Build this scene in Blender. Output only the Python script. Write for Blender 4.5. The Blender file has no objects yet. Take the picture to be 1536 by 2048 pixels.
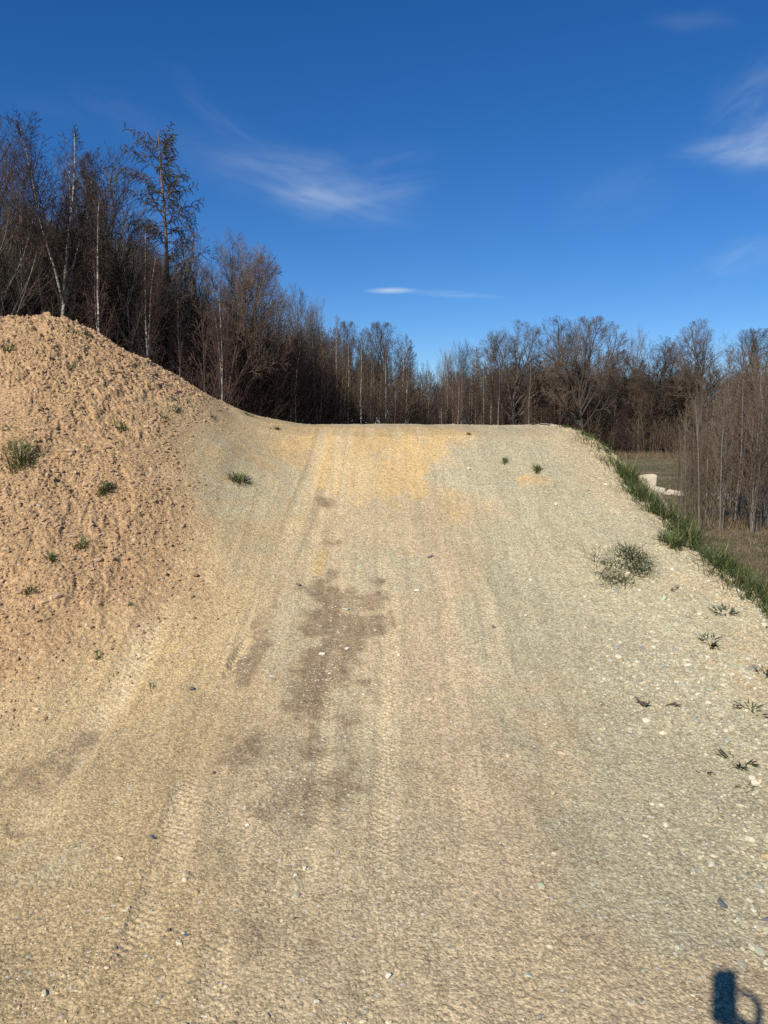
import bpy, math, random
import numpy as np
from mathutils import Vector, Matrix, Euler

# ------------------------------------------------------------------ camera, sky, sun
SC = bpy.context.scene
COL = SC.collection
FPX = 1479.0                      # focal length in photo pixels (1536 x 2048)
PITCH = math.atan(154.0 / FPX)    # camera looks slightly down
EYE = 1.6

def ray(px, py):
    """world direction of a photo pixel (unit length along y not enforced)"""
    cx, cy = (px - 768.0) / FPX, (1024.0 - py) / FPX
    c, s = math.cos(PITCH), math.sin(PITCH)
    return np.array([cx, c + cy * s, cy * c - s])

cam_data = bpy.data.cameras.new("camera")
cam_data.sensor_fit = 'VERTICAL'
cam_data.sensor_height = 36.0
cam_data.lens = 36.0 * FPX / 2048.0
cam_data.clip_start = 0.02
cam_data.clip_end = 5000
cam = bpy.data.objects.new("camera", cam_data)
COL.objects.link(cam)
cam.location = (0, 0, EYE)
cam.rotation_euler = (math.radians(90) - PITCH, 0, 0)
SC.camera = cam

sd = ray(1460, 1947)              # the phone's own shadow marks the point opposite the sun
sd = sd / np.linalg.norm(sd)      # direction in which the light travels
SUN_EL = math.asin(-sd[2])
SUN_AZ = math.atan2(-sd[0], -sd[1])   # clockwise from +Y, towards the sun
sun_l = bpy.data.lights.new("sun", 'SUN')
sun_l.energy = 5.0
sun_l.angle = math.radians(0.53)
sun_l.color = (1.0, 0.945, 0.86)
sun = bpy.data.objects.new("sun", sun_l)
COL.objects.link(sun)
sun.rotation_euler = Vector(sd).to_track_quat('-Z', 'Y').to_euler()
sun.location = (-5, -10, 12)

SC.view_settings.view_transform = 'Standard'
SC.view_settings.look = 'None'
SC.view_settings.exposure = 0.35
SC.view_settings.gamma = 1.0
SC.cycles.max_bounces = 5
SC.cycles.diffuse_bounces = 3
SC.cycles.use_denoising = False
SC.cycles.blur_glossy = 1.0

class NT:
    """small helper for node trees"""
    def __init__(s, tree):
        s.t = tree
        s.n = tree.nodes
        s.l = tree.links
    def add(s, kind, **kw):
        n = s.n.new(kind)
        for k, v in kw.items():
            setattr(n, k, v)
        return n
    def put(s, sock, v):
        if isinstance(v, bpy.types.NodeSocket):
            s.l.new(v, sock)
        else:
            try:
                sock.default_value = v
            except Exception:
                sock.default_value = (v, v, v)
    def math(s, op, a, b=0.0, c=0.0, clamp=False):
        n = s.add('ShaderNodeMath', operation=op, use_clamp=clamp)
        s.put(n.inputs[0], a); s.put(n.inputs[1], b); s.put(n.inputs[2], c)
        return n.outputs[0]
    def mix(s, f, a, b, mode='MIX'):
        n = s.add('ShaderNodeMix', data_type='RGBA', blend_type=mode)
        s.put(n.inputs[0], f)
        s.put(n.inputs[6], a if isinstance(a, bpy.types.NodeSocket) else (*a, 1.0))
        s.put(n.inputs[7], b if isinstance(b, bpy.types.NodeSocket) else (*b, 1.0))
        return n.outputs[2]
    def ramp(s, f, lo, hi, a=0.0, b=1.0):
        n = s.add('ShaderNodeMapRange', interpolation_type='SMOOTHSTEP')
        s.put(n.inputs[0], f)
        for i, v in zip((1, 2, 3, 4), (lo, hi, a, b)):
            s.put(n.inputs[i], v)
        return n.outputs[0]
    def noise(s, vec, scale, detail=4.0, rough=0.55, dist=0.0):
        n = s.add('ShaderNodeTexNoise')
        if vec is not None:
            s.l.new(vec, n.inputs['Vector'])
        n.inputs['Scale'].default_value = scale
        n.inputs['Detail'].default_value = detail
        n.inputs['Roughness'].default_value = rough
        n.inputs['Distortion'].default_value = dist
        return n.outputs[0]
    def voro(s, vec, scale, out='Color', feature='F1', rnd=1.0):
        n = s.add('ShaderNodeTexVoronoi', feature=feature)
        if vec is not None:
            s.l.new(vec, n.inputs['Vector'])
        n.inputs['Scale'].default_value = scale
        n.inputs['Randomness'].default_value = rnd
        return n.outputs[out]
    def mapping(s, vec, scale=(1, 1, 1), rot=(0, 0, 0), loc=(0, 0, 0)):
        n = s.add('ShaderNodeMapping')
        s.l.new(vec, n.inputs[0])
        n.inputs['Scale'].default_value = scale
        n.inputs['Rotation'].default_value = rot
        n.inputs['Location'].default_value = loc
        return n.outputs[0]

world = bpy.data.worlds.new("World")
SC.world = world
world.use_nodes = True
W = NT(world.node_tree)
W.n.clear()
wout = W.add('ShaderNodeOutputWorld')
bg = W.add('ShaderNodeBackground')
W.l.new(bg.outputs[0], wout.inputs[0])
sky = W.add('ShaderNodeTexSky', sky_type='NISHITA')
sky.sun_disc = False
sky.sun_elevation = SUN_EL
sky.sun_rotation = SUN_AZ
sky.altitude = 400
sky.air_density = 1.0
sky.dust_density = 0.0
sky.ozone_density = 6.0
hs = W.add('ShaderNodeHueSaturation')
hs.inputs['Saturation'].default_value = 1.24
hs.inputs['Hue'].default_value = 0.508
hs.inputs['Value'].default_value = 1.05
W.l.new(sky.outputs[0], hs.inputs['Color'])
# thin cirrus, laid out by compass direction and elevation (u = x/y, v = z/y of the direction)
geo = W.add('ShaderNodeTexCoord')
sep = W.add('ShaderNodeSeparateXYZ')
W.l.new(geo.outputs['Generated'], sep.inputs[0])
yy = W.math('MAXIMUM', sep.outputs[1], 0.02)
U = W.math('DIVIDE', sep.outputs[0], yy)
V = W.math('DIVIDE', sep.outputs[2], yy)
cmb = W.add('ShaderNodeCombineXYZ')
W.l.new(U, cmb.inputs[0]); W.l.new(V, cmb.inputs[1])
UV = cmb.outputs[0]

def uvdir(px, py):
    d = ray(px, py)
    return d[0] / d[1], d[2] / d[1]

def wisp(px, py, rx, ry, ang, strength, scale=(3, 18), seed=0.0, sharp=(0.35, 0.8), soft=1.0):
    """an elongated feathery patch; rx, ry in photo pixels, ang in degrees (counter-clockwise)"""
    u0, v0 = uvdir(px, py)
    a = math.radians(ang)
    du = W.math('SUBTRACT', U, u0); dv = W.math('SUBTRACT', V, v0)
    lu = W.math('ADD', W.math('MULTIPLY', du, math.cos(a)), W.math('MULTIPLY', dv, math.sin(a)))
    lv = W.math('SUBTRACT', W.math('MULTIPLY', dv, math.cos(a)), W.math('MULTIPLY', du, math.sin(a)))
    c = W.add('ShaderNodeCombineXYZ')
    W.l.new(lu, c.inputs[0]); W.l.new(lv, c.inputs[1])
    c.inputs[2].default_value = seed
    wv = W.noise(c.outputs[0], 6.0, 3.0)
    bend = W.math('MULTIPLY', W.math('SUBTRACT', wv, 0.5), 0.06 * soft)
    lv2 = W.math('ADD', lv, bend)
    e = W.math('SQRT', W.math('ADD', W.math('POWER', W.math('DIVIDE', lu, rx / FPX), 2.0),
                              W.math('POWER', W.math('DIVIDE', lv2, ry / FPX), 2.0)))
    m = W.ramp(e, 0.0, 1.0, 1.0, 0.0)
    st = W.noise(W.mapping(c.outputs[0], (scale[0], scale[1], 1)), 3.0, 6.0, 0.6, 0.6)
    st = W.ramp(st, sharp[0], sharp[1])
    return W.math('MULTIPLY', W.math('MULTIPLY', m, st), strength * 0.62)

ws = [wisp(600, 366, 300, 75, -15, 0.42, (2.0, 8), 0.3, (0.20, 0.85)),
      wisp(645, 395, 150, 32, -10, 0.42, (2.2, 9), 2.3, (0.15, 0.85)),
      wisp(730, 365, 190, 90, 12, 0.26, (2, 8), 1.7, (0.3, 0.8)),
      wisp(1510, 305, 190, 50, 2, 0.60, (2, 9), 4.1, (0.25, 0.7)),
      wisp(1540, 235, 150, 150, 40, 0.36, (2, 8), 5.2, (0.3, 0.8)),
      wisp(1240, 380, 170, 90, 25, 0.10, (2, 6), 7.7, (0.3, 0.8)),
      wisp(782, 581, 62, 8, 1, 0.75, (4, 20), 9.0, (0.1, 0.5), 0.12),
      wisp(900, 588, 130, 9, -4, 0.30, (3, 16), 9.5, (0.2, 0.6), 0.2),
      wisp(1440, 550, 210, 60, 22, 0.28, (2, 9), 11.0, (0.3, 0.8)),
      wisp(1390, 42, 110, 36, -4, 0.10, (2, 9), 12.0, (0.3, 0.8)),
      wisp(250, 230, 330, 60, -12, 0.10, (2, 9), 13.5, (0.3, 0.8)),
      wisp(480, 260, 260, 36, -38, 0.09, (2, 12), 14.5, (0.3, 0.8))]
cl = ws[0]
for w_ in ws[1:]:
    cl = W.math('ADD', cl, w_)
front = W.ramp(sep.outputs[1], 0.02, 0.2)
cl = W.math('MULTIPLY', cl, front, clamp=True)
skyc = W.mix(cl, hs.outputs[0], (7.6, 8.5, 9.2))
W.l.new(skyc, bg.inputs[0])
bg.inputs[1].default_value = 0.079

# ------------------------------------------------------------------ numpy noise
def _hash(ix, iy, seed):
    with np.errstate(over='ignore'):
        h = (ix.astype(np.int64) * 374761393 + iy.astype(np.int64) * 668265263 + seed * 1442695041) & 0xFFFFFFFF
        h = ((h ^ (h >> 13)) * 1274126177) & 0xFFFFFFFF
        h = h ^ (h >> 16)
    return (h & 0xFFFFFF).astype(np.float64) / 16777215.0

def vnoise(x, y, seed=0):
    ix = np.floor(x); iy = np.floor(y)
    fx = x - ix; fy = y - iy
    fx = fx * fx * fx * (fx * (fx * 6 - 15) + 10)
    fy = fy * fy * fy * (fy * (fy * 6 - 15) + 10)
    a = _hash(ix, iy, seed); b = _hash(ix + 1, iy, seed)
    c = _hash(ix, iy + 1, seed); d = _hash(ix + 1, iy + 1, seed)
    return (a * (1 - fx) + b * fx) * (1 - fy) + (c * (1 - fx) + d * fx) * fy - 0.5

def fbm(x, y, seed=0, octv=4, gain=0.5):
    s = 0.0; a = 1.0
    for o in range(octv):
        s = s + a * vnoise(x * 2 ** o + 17.3 * o, y * 2 ** o - 9.1 * o, seed + o)
        a *= gain
    return s

def worley(x, y, seed=0):
    ix = np.floor(x); iy = np.floor(y)
    best = np.full(np.shape(x), 9.0); cid = np.zeros(np.shape(x))
    for dx in (-1, 0, 1):
        for dy in (-1, 0, 1):
            jx = ix + dx; jy = iy + dy
            px = jx + _hash(jx, jy, seed); py = jy + _hash(jx, jy, seed + 71)
            d = (px - x) ** 2 + (py - y) ** 2
            m = d < best
            best = np.where(m, d, best)
            cid = np.where(m, _hash(jx, jy, seed + 143), cid)
    return np.sqrt(best), cid

def sstep(a, b, x):
    t = np.clip((x - a) / (b - a), 0, 1)
    return t * t * (3 - 2 * t)

def smax(a, b, k):
    h = np.maximum(k - np.abs(a - b), 0) / k
    return np.maximum(a, b) + h * h * k * 0.25

# ------------------------------------------------------------------ terrain shape
FIELD_Z = -0.6
Y0, Y1, YC = 1.5, 5.5, 7.75       # foot of the ramp, end of its curve, crest
S1 = 0.427
def ramp_profile(y):
    a = np.clip(y, Y0, Y1) - Y0
    z = 0.5 * S1 / (Y1 - Y0) * a * a
    b = np.clip(y, Y1, 30) - Y1
    r = 0.55                       # rounding of the crest
    L = YC - Y1
    z = z + S1 * (np.minimum(b, L - r) + np.where(b > L - r, (1 - np.exp(-np.maximum(b - (L - r), 0) / r)) * r * 0.62, 0))
    return z

RID = [(-9.5, 6.2, 2.1), (-5.4, 6.75, 2.42), (-3.9, 7.0, 2.66), (-3.2, 7.2, 2.66), (-2.6, 7.45, 2.32),
       (-1.9, 7.75, 1.92), (-1.35, 7.95, 1.70), (-0.7, 8.2, 1.2)]
def mound(x, y):
    best = np.full(np.shape(x), -9.0)
    for (ax, ay, az), (bx, by, bz) in zip(RID[:-1], RID[1:]):
        dx, dy = bx - ax, by - ay
        t = np.clip(((x - ax) * dx + (y - ay) * dy) / (dx * dx + dy * dy), 0, 1)
        qx, qy, qz = ax + t * dx, ay + t * dy, az + t * (bz - az)
        d = np.hypot(x - qx, y - qy)
        r = 0.45
        h = qz - 0.715 * (np.sqrt(d * d + r * r) - r)
        best = smax(best, h, 0.12)
    return best

def edge_x(y):
    return 2.42 - 0.24 * sstep(4.6, 6.2, y) - 0.08 * sstep(6.8, 7.9, y) + 0.03 * np.sin(y * 2.3) + 0.09 * vnoise(y * 2.7, y * 0, 90) + 0.05 * vnoise(y * 8, y * 0, 91)

def base_parts(x, y):
    x = np.asarray(x, float); y = np.asarray(y, float)
    R = ramp_profile(y) * sstep(14.5, 10.0, y) ** 1.0
    R = R + 0.05 * sstep(0.8, 2.2, x) * sstep(3, 4.5, y) * sstep(6.5, 5.0, y)
    t = x - edge_x(y)
    drop = np.where(t > -0.25, (1.05 - 0.22 * sstep(6.6, 5.6, y)) * (np.sqrt((t + 0.25) ** 2 + 0.22 ** 2) - 0.22), 0)
    ramp = R - drop
    tl = -7.5 - x
    ramp = ramp - np.where(tl > 0, tl * 0.3, 0) - np.where(y < -9, (-9 - y) * 0.15, 0)
    fld = FIELD_Z + 0.10 * fbm(x * 0.12, y * 0.12, 5, 3) + 0.05 * fbm(x * 0.7, y * 0.7, 8, 3)
    m = mound(x, y)
    return ramp, m, fld

def H(x, y):
    ramp, m, fld = base_parts(x, y)
    return smax(smax(ramp, m, 0.30), fld, 0.25)

def at(px, py, tmax=60.0):
    """where the view ray through a photo pixel meets the ground"""
    d = ray(px, py); d = d / d[1]
    ts = np.concatenate([np.arange(0.8, 12, 0.01), np.arange(12, tmax, 0.05)])
    zz = EYE + d[2] * ts
    hh = H(d[0] * ts, ts)
    k = np.nonzero(zz <= hh)[0]
    i = k[0] if len(k) else len(ts) - 1
    t = ts[i]
    return float(d[0] * t), float(t), float(H(d[0] * t, t))

def far(px, py, D):
    """the point at distance D (along y) on the view ray"""
    d = ray(px, py)
    return d[0] / d[1] * D, D, EYE + d[2] / d[1] * D
# ------------------------------------------------------------------ ground sheet
def ell(px, py, rx, ry):
    x, y, _ = at(px, py)
    x2, _, _ = at(px + rx, py)
    y2 = at(px, py - ry)[1]; y3 = at(px, py + ry)[1]
    y2 = min(y2, 8.2); y3 = min(y3, 8.2)
    return x, y, abs(x2 - x), max(0.06, abs(y2 - y3) / 2)

def blob(X, Y, e, warp=0.45, seed=3, f=2.5, hi=1.25, lo=0.45):
    cx, cy, rx, ry = e
    d = np.sqrt(((X - cx) / rx) ** 2 + ((Y - cy) / ry) ** 2)
    d = d + warp * (fbm(X * f, Y * f, seed, 4) * 1.6)
    return sstep(hi, lo, d)

def poly_dist(X, Y, pts):
    best = np.full(X.shape, 99.0); lat = np.zeros(X.shape)
    al = np.zeros(X.shape); run = 0.0
    for (ax, ay), (bx, by) in zip(pts[:-1], pts[1:]):
        dx, dy = bx - ax, by - ay
        L = math.hypot(dx, dy)
        t = np.clip(((X - ax) * dx + (Y - ay) * dy) / (L * L), 0, 1)
        qx, qy = ax + t * dx, ay + t * dy
        d = np.hypot(X - qx, Y - qy)
        s = ((X - ax) * dy - (Y - ay) * dx) / L
        m = d < best
        best = np.where(m, d, best); lat = np.where(m, s, lat); al = np.where(m, run + t * L, al)
        run += L
    return best, lat, al

def pxline(*p):
    return [at(a, b)[:2] for a, b in p]

# tyre tracks: (line, half width, depth, tread strength)
TRACKS = [
    (pxline((215, 2040), (300, 1800), (370, 1600), (440, 1430), (500, 1270), (545, 1150), (600, 1020), (640, 900), (652, 858)), 0.070, 0.012, 1.0),
    (pxline((420, 2040), (455, 1800), (500, 1500), (520, 1300), (585, 1180), (640, 1050), (672, 950), (684, 858)), 0.055, 0.007, 0.5),
    (pxline((600, 2040), (640, 1700), (655, 1400), (668, 1150), (690, 1000), (702, 858)), 0.05, 0.005, 0.5),
    (pxline((760, 2040), (775, 1700), (778, 1400), (768, 1150), (752, 1000), (738, 858)), 0.055, 0.006, 0.6),
    (pxline((930, 2040), (945, 1700), (920, 1400), (880, 1150), (812, 980), (790, 858)), 0.06, 0.006, 0.5),
    (pxline((1075, 2040), (1060, 1700), (1010, 1400), (965, 1200), (880, 1020), (838, 858)), 0.06, 0.007, 0.4),
    (pxline((60, 1640), (150, 1500), (250, 1360), (310, 1220), (350, 1120)), 0.09, 0.014, 0.3),
    (pxline((470, 1330), (515, 1260), (545, 1190)), 0.05, 0.016, 0.4),
]

DAMP = [(ell(675, 1290, 82, 140), 1.0), (ell(700, 1225, 45, 50), 0.6), (ell(640, 1400, 55, 50), 0.8),
        (ell(500, 1500, 60, 40), 0.55), (ell(600, 1590, 130, 70), 0.5), (ell(455, 1690, 90, 60), 0.25),
        (ell(60, 1550, 80, 36), 0.5), (ell(150, 1500, 50, 30), 0.4), (ell(510, 1300, 26, 80), 0.9), (ell(560, 1910, 150, 90), 0.22),
        (ell(660, 1005, 24, 16), 0.6), (ell(720, 1420, 60, 60), 0.35),
        (ell(575, 1350, 40, 40), 0.3)]
OCHRE = [(ell(700, 920, 60, 80), 0.95), (ell(825, 900, 40, 50), 0.95), (ell(760, 960, 110, 90), 0.6), (ell(900, 1010, 60, 40), 0.35),
         (ell(640, 1130, 30, 50), 0.6), (ell(740, 875, 200, 24), 0.7), (ell(430, 905, 40, 26), 0.4),
         (ell(520, 925, 40, 16), 0.4), (ell(1070, 965, 40, 14), 0.5), (ell(280, 1330, 150, 120), 0.3)]
PALE = [(ell(730, 955, 34, 60), 0.5), (ell(760, 1060, 110, 40), 0.4), (ell(690, 1180, 50, 40), 0.25)]
GREY = [(ell(520, 980, 120, 120), 0.45), (ell(430, 900, 70, 40), 0.45), (ell(1010, 930, 150, 80), 0.9), (ell(1130, 1050, 200, 150), 0.75),
        (ell(1200, 1250, 260, 180), 0.85), (ell(1330, 1450, 330, 200), 0.95), (ell(1350, 1700, 330, 150), 0.85),
        (ell(790, 1150, 120, 60), 0.45), (ell(610, 1260, 90, 140), 0.35), (ell(680, 1500, 110, 130), 0.4), (ell(90, 1730, 110, 60), 0.3),
        (ell(820, 1720, 160, 200), 0.25), (ell(1450, 1850, 200, 120), 0.4)]
PINK = [(ell(900, 1400, 90, 330), 0.6), (ell(980, 1750, 100, 160), 0.5), (ell(460, 1650, 120, 200), 0.3)]

def build_axis():
    g = 1.00118
    ys = [1.25]
    while ys[-1] < 9.3:
        ys.append((ys[-1] + 1) * g - 1 if ys[-1] < 8.4 else ys[-1] + 0.016)
    while ys[-1] < 1500:
        st = max(0.035, (ys[-1] - 9.3) * 0.035)
        ys.append(ys[-1] + st)
    back = [1.25]
    while back[-1] > -300:
        back.append(back[-1] - max(0.05, (1.25 - back[-1]) * 0.12))
    ys = back[:0:-1] + ys
    fs = list(np.linspace(-0.60, 0.56, 1180))
    st = fs[1] - fs[0]
    r = [fs[-1]]; l = [fs[0]]; s = st
    while r[-1] < 150:
        s *= 1.06; r.append(r[-1] + s)
    s = st
    while l[-1] > -150:
        s *= 1.06; l.append(l[-1] - s)
    return np.array(ys), np.array(l[:0:-1] + fs + r[1:])

def mesh_from(name, verts, faces, smooth=True):
    """verts (n,3), faces (m,k) arrays"""
    me = bpy.data.meshes.new(name)
    n, (m, k) = len(verts), faces.shape
    me.vertices.add(n)
    me.vertices.foreach_set('co', np.ascontiguousarray(verts, np.float32).ravel())
    me.loops.add(m * k)
    me.loops.foreach_set('vertex_index', np.ascontiguousarray(faces, np.int32).ravel())
    me.polygons.add(m)
    me.polygons.foreach_set('loop_start', np.arange(0, m * k, k, dtype=np.int32))
    me.polygons.foreach_set('loop_total', np.full(m, k, np.int32))
    me.update(calc_edges=True)
    me.polygons.foreach_set('use_smooth', np.full(m, smooth, bool))
    return me

def obj(name, me, mat=None, parent=None, loc=None, label=None, cat=None, group=None, kind=None):
    o = bpy.data.objects.new(name, me)
    COL.objects.link(o)
    if me is not None and mat is not None:
        for mm in (mat if isinstance(mat, (list, tuple)) else [mat]):
            me.materials.append(mm)
    if parent is not None:
        o.parent = parent
    if loc is not None:
        o.location = loc
    tag(o, label, cat, group, kind)
    return o

def tag(o, label=None, cat=None, group=None, kind=None):
    if label: o['label'] = label
    if cat: o['category'] = cat
    if group: o['group'] = group
    if kind: o['kind'] = kind

def detail(X, Y, fine=True):
    """small relief of gravel, lumps, ruts; returns height offset and zone arrays"""
    ramp, m, fld = base_parts(X, Y)
    mw = sstep(-0.10, 0.16, m - ramp + 0.10 * fbm(X * 3, Y * 3, 11, 3))
    mw = mw * sstep(-1.25, -2.15, X - 0.45 * sstep(6.2, 4.6, Y) + 0.35 * fbm(X * 2.2, Y * 2.2, 13, 4))
    top = np.maximum(ramp, m)
    fw = sstep(0.18, -0.02, top - fld)
    t = X - edge_x(Y)
    sh = sstep(-0.45, 0.1, t) * (1 - mw)
    warm = sstep(-0.75, -0.25, X + 0.35 * fbm(X * 1.4, Y * 1.4, 12, 3) + 0.1)
    hgt = 0.055 * fbm(X * 0.9, Y * 0.9, 21, 4) * (0.35 + 0.65 * mw) * (1 - 0.6 * fw)
    z = {}
    if fine:
        w1, _ = worley(X / 0.027 + 0.6 * vnoise(X * 18, Y * 18, 1), Y / 0.027, 31)
        w2, _ = worley(X / 0.075, Y / 0.075, 32)
        rough = np.clip(0.35 + 1.5 * (fbm(X * 1.3, Y * 1.3, 15, 3) + 0.25), 0.25, 1.25) * sstep(-0.2, 0.9, m - ramp + 0.25 * 0)
        rough = np.where(mw > 0, rough, 0) * (1 + 0.25 * sstep(-1.2, -2.4, X))
        lum = (0.025 * np.clip(1 - w1, 0, 1) + 0.018 * np.clip(0.85 - w2, 0, 1) * sstep(-0.2, 0.3, fbm(X * 2.1, Y * 2.1, 24, 3)) + 0.024 * fbm(X * 12, Y * 12, 33, 4, 0.75) + 0.03 * fbm(X * 2.4, Y * 2.4, 34, 3))
        hgt = hgt + mw * (0.28 + 0.84 * rough) * lum
        # broken crust: sharp little scarps
        cr = fbm(X * 3.1 + 0.4 * Y, Y * 1.3, 35, 5, 0.62)
        hgt = hgt + mw * 0.020 * sstep(0.0, 0.16, cr) * sstep(-1.0, -1.9, X)
        w3, c3 = worley(X / 0.014, Y / 0.014, 36)
        gr = (1 - mw) * (1 - fw)
        coarse = 0.25 + 0.9 * sstep(0.3, 1.7, X + 0.5 * fbm(X * 1.1, Y * 1.1, 16, 3)) + 0.8 * sh
        coarse = coarse + 0.2 * sstep(3.3, 2.2, Y)
        hgt = hgt + gr * coarse * (0.0042 * np.clip(0.8 - w3, 0, 1) * (0.3 + 1.4 * c3) + 0.0030 * fbm(X * 16, Y * 16, 37, 4, 0.7))
        hgt = hgt + gr * 0.014 * fbm(X * 3.5, Y * 2.2, 38, 3)
        hgt = hgt + sh * 0.075 * fbm(X * 6, Y * 6, 39, 5, 0.65)
        tr = np.zeros(X.shape)
        for pts, hw, dep, tread in TRACKS:
            xs = [p[0] for p in pts]; ys = [p[1] for p in pts]
            sel = (X > min(xs) - 0.3) & (X < max(xs) + 0.3) & (Y > min(ys) - 0.3) & (Y < max(ys) + 0.3)
            if not sel.any():
                continue
            xs_, ys_ = X[sel], Y[sel]
            wob = 0.05 * vnoise(xs_ * 0.9, ys_ * 0.9, 41) + 0.01 * vnoise(xs_ * 7, ys_ * 7, 42)
            d, lat, al = poly_dist(xs_ + wob, ys_, pts)
            prof = sstep(hw * 1.3, hw * 0.35, d)
            rim = np.exp(-((d - hw * 1.25) / 0.018) ** 2)
            brk = sstep(-0.28, 0.05, fbm(xs_ * 1.7, ys_ * 0.9, 43, 3))
            lug = np.sin(al / 0.029 * 2 * math.pi + np.sign(lat) * 1.4) * np.sin(np.abs(lat) / 0.03 * math.pi + 0.6)
            q = brk * (-dep * 0.7 * prof + 0.3 * dep * rim + prof * tread * 0.0030 * np.clip(lug * 1.6, -1, 1)
                       * (0.4 + 0.8 * sstep(-0.2, 0.2, vnoise(xs_ * 5, ys_ * 5, 44))))
            hgt[sel] += q * (1 - 0.6 * mw[sel])
            tr[sel] = np.maximum(tr[sel], prof * brk)
        z['track'] = tr
    z['mw'] = mw; z['fw'] = fw; z['sh'] = sh; z['warm'] = warm
    return hgt, z

def accum(X, Y, lst, seed, f=2.5, warp=0.45, hi=1.25, lo=0.45):
    a = np.zeros(X.shape)
    for i, (e, s) in enumerate(lst):
        a = np.maximum(a, s * blob(X, Y, e, warp, seed + i, f, hi, lo))
    return a

ys, fs = build_axis()
NY, NX = len(ys), len(fs)
wy = np.clip(ys, 1.25, 9.3) + 1.0
GX = fs[None, :] * wy[:, None]
GY = np.repeat(ys[:, None], NX, 1)
GZ = H(GX, GY)
near = (GX > -6.5) & (GX < 4.2) & (GY > 1.1) & (GY < 9.4)
off = np.zeros(GX.shape)
keys = ('mw', 'fw', 'sh', 'warm', 'track')
ZN = {k: np.zeros(GX.shape) for k in keys}
xs_, ys_ = GX[near], GY[near]
o_, z_ = detail(xs_, ys_, True)
off[near] = o_
for k in keys: ZN[k][near] = z_[k]
o_, z_ = detail(GX[~near], GY[~near], False)
off[~near] = o_
for k in keys[:4]: ZN[k][~near] = z_[k]
for k, lst, sd_ in (('damp', DAMP, 51), ('ochre', OCHRE, 71), ('grey', GREY, 91), ('pink', PINK, 121), ('pale', PALE, 141)):
    ZN[k] = np.zeros(GX.shape)
    ZN[k][near] = accum(xs_, ys_, lst, sd_, 5.0 if k == 'damp' else 2.2, 0.75 if k == 'damp' else 0.5, 1.5 if k == 'damp' else 1.25, 0.1 if k == 'damp' else 0.45)
GZ = GZ + off

idx = np.arange(NY * NX).reshape(NY, NX)
quads = np.stack([idx[:-1, :-1], idx[:-1, 1:], idx[1:, 1:], idx[1:, :-1]], -1).reshape(-1, 4)
P = np.stack([GX, GY, GZ], -1).reshape(-1, 3)
def z_at(x, y):
    """true height of the built sheet near a point"""
    j = int(np.clip(np.searchsorted(ys, y), 1, NY - 1))
    w = min(max(y, 1.25), 9.3) + 1.0
    i = int(np.clip(np.searchsorted(fs, x / w), 1, NX - 1))
    return float((GZ[j, i] + GZ[j - 1, i] + GZ[j, i - 1] + GZ[j - 1, i - 1]) / 4)

# ------------------------------------------------------------------ ground materials
def new_mat(name, rough=0.9, spec=0.2):
    m = bpy.data.materials.new(name)
    m.use_nodes = True
    t = NT(m.node_tree)
    b = t.n['Principled BSDF']
    b.inputs['Roughness'].default_value = rough
    b.inputs['Specular IOR Level'].default_value = spec
    return m, t, b

def attr(t, name, out='Fac'):
    n = t.add('ShaderNodeAttribute', attribute_name=name)
    return n.outputs[out]

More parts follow.
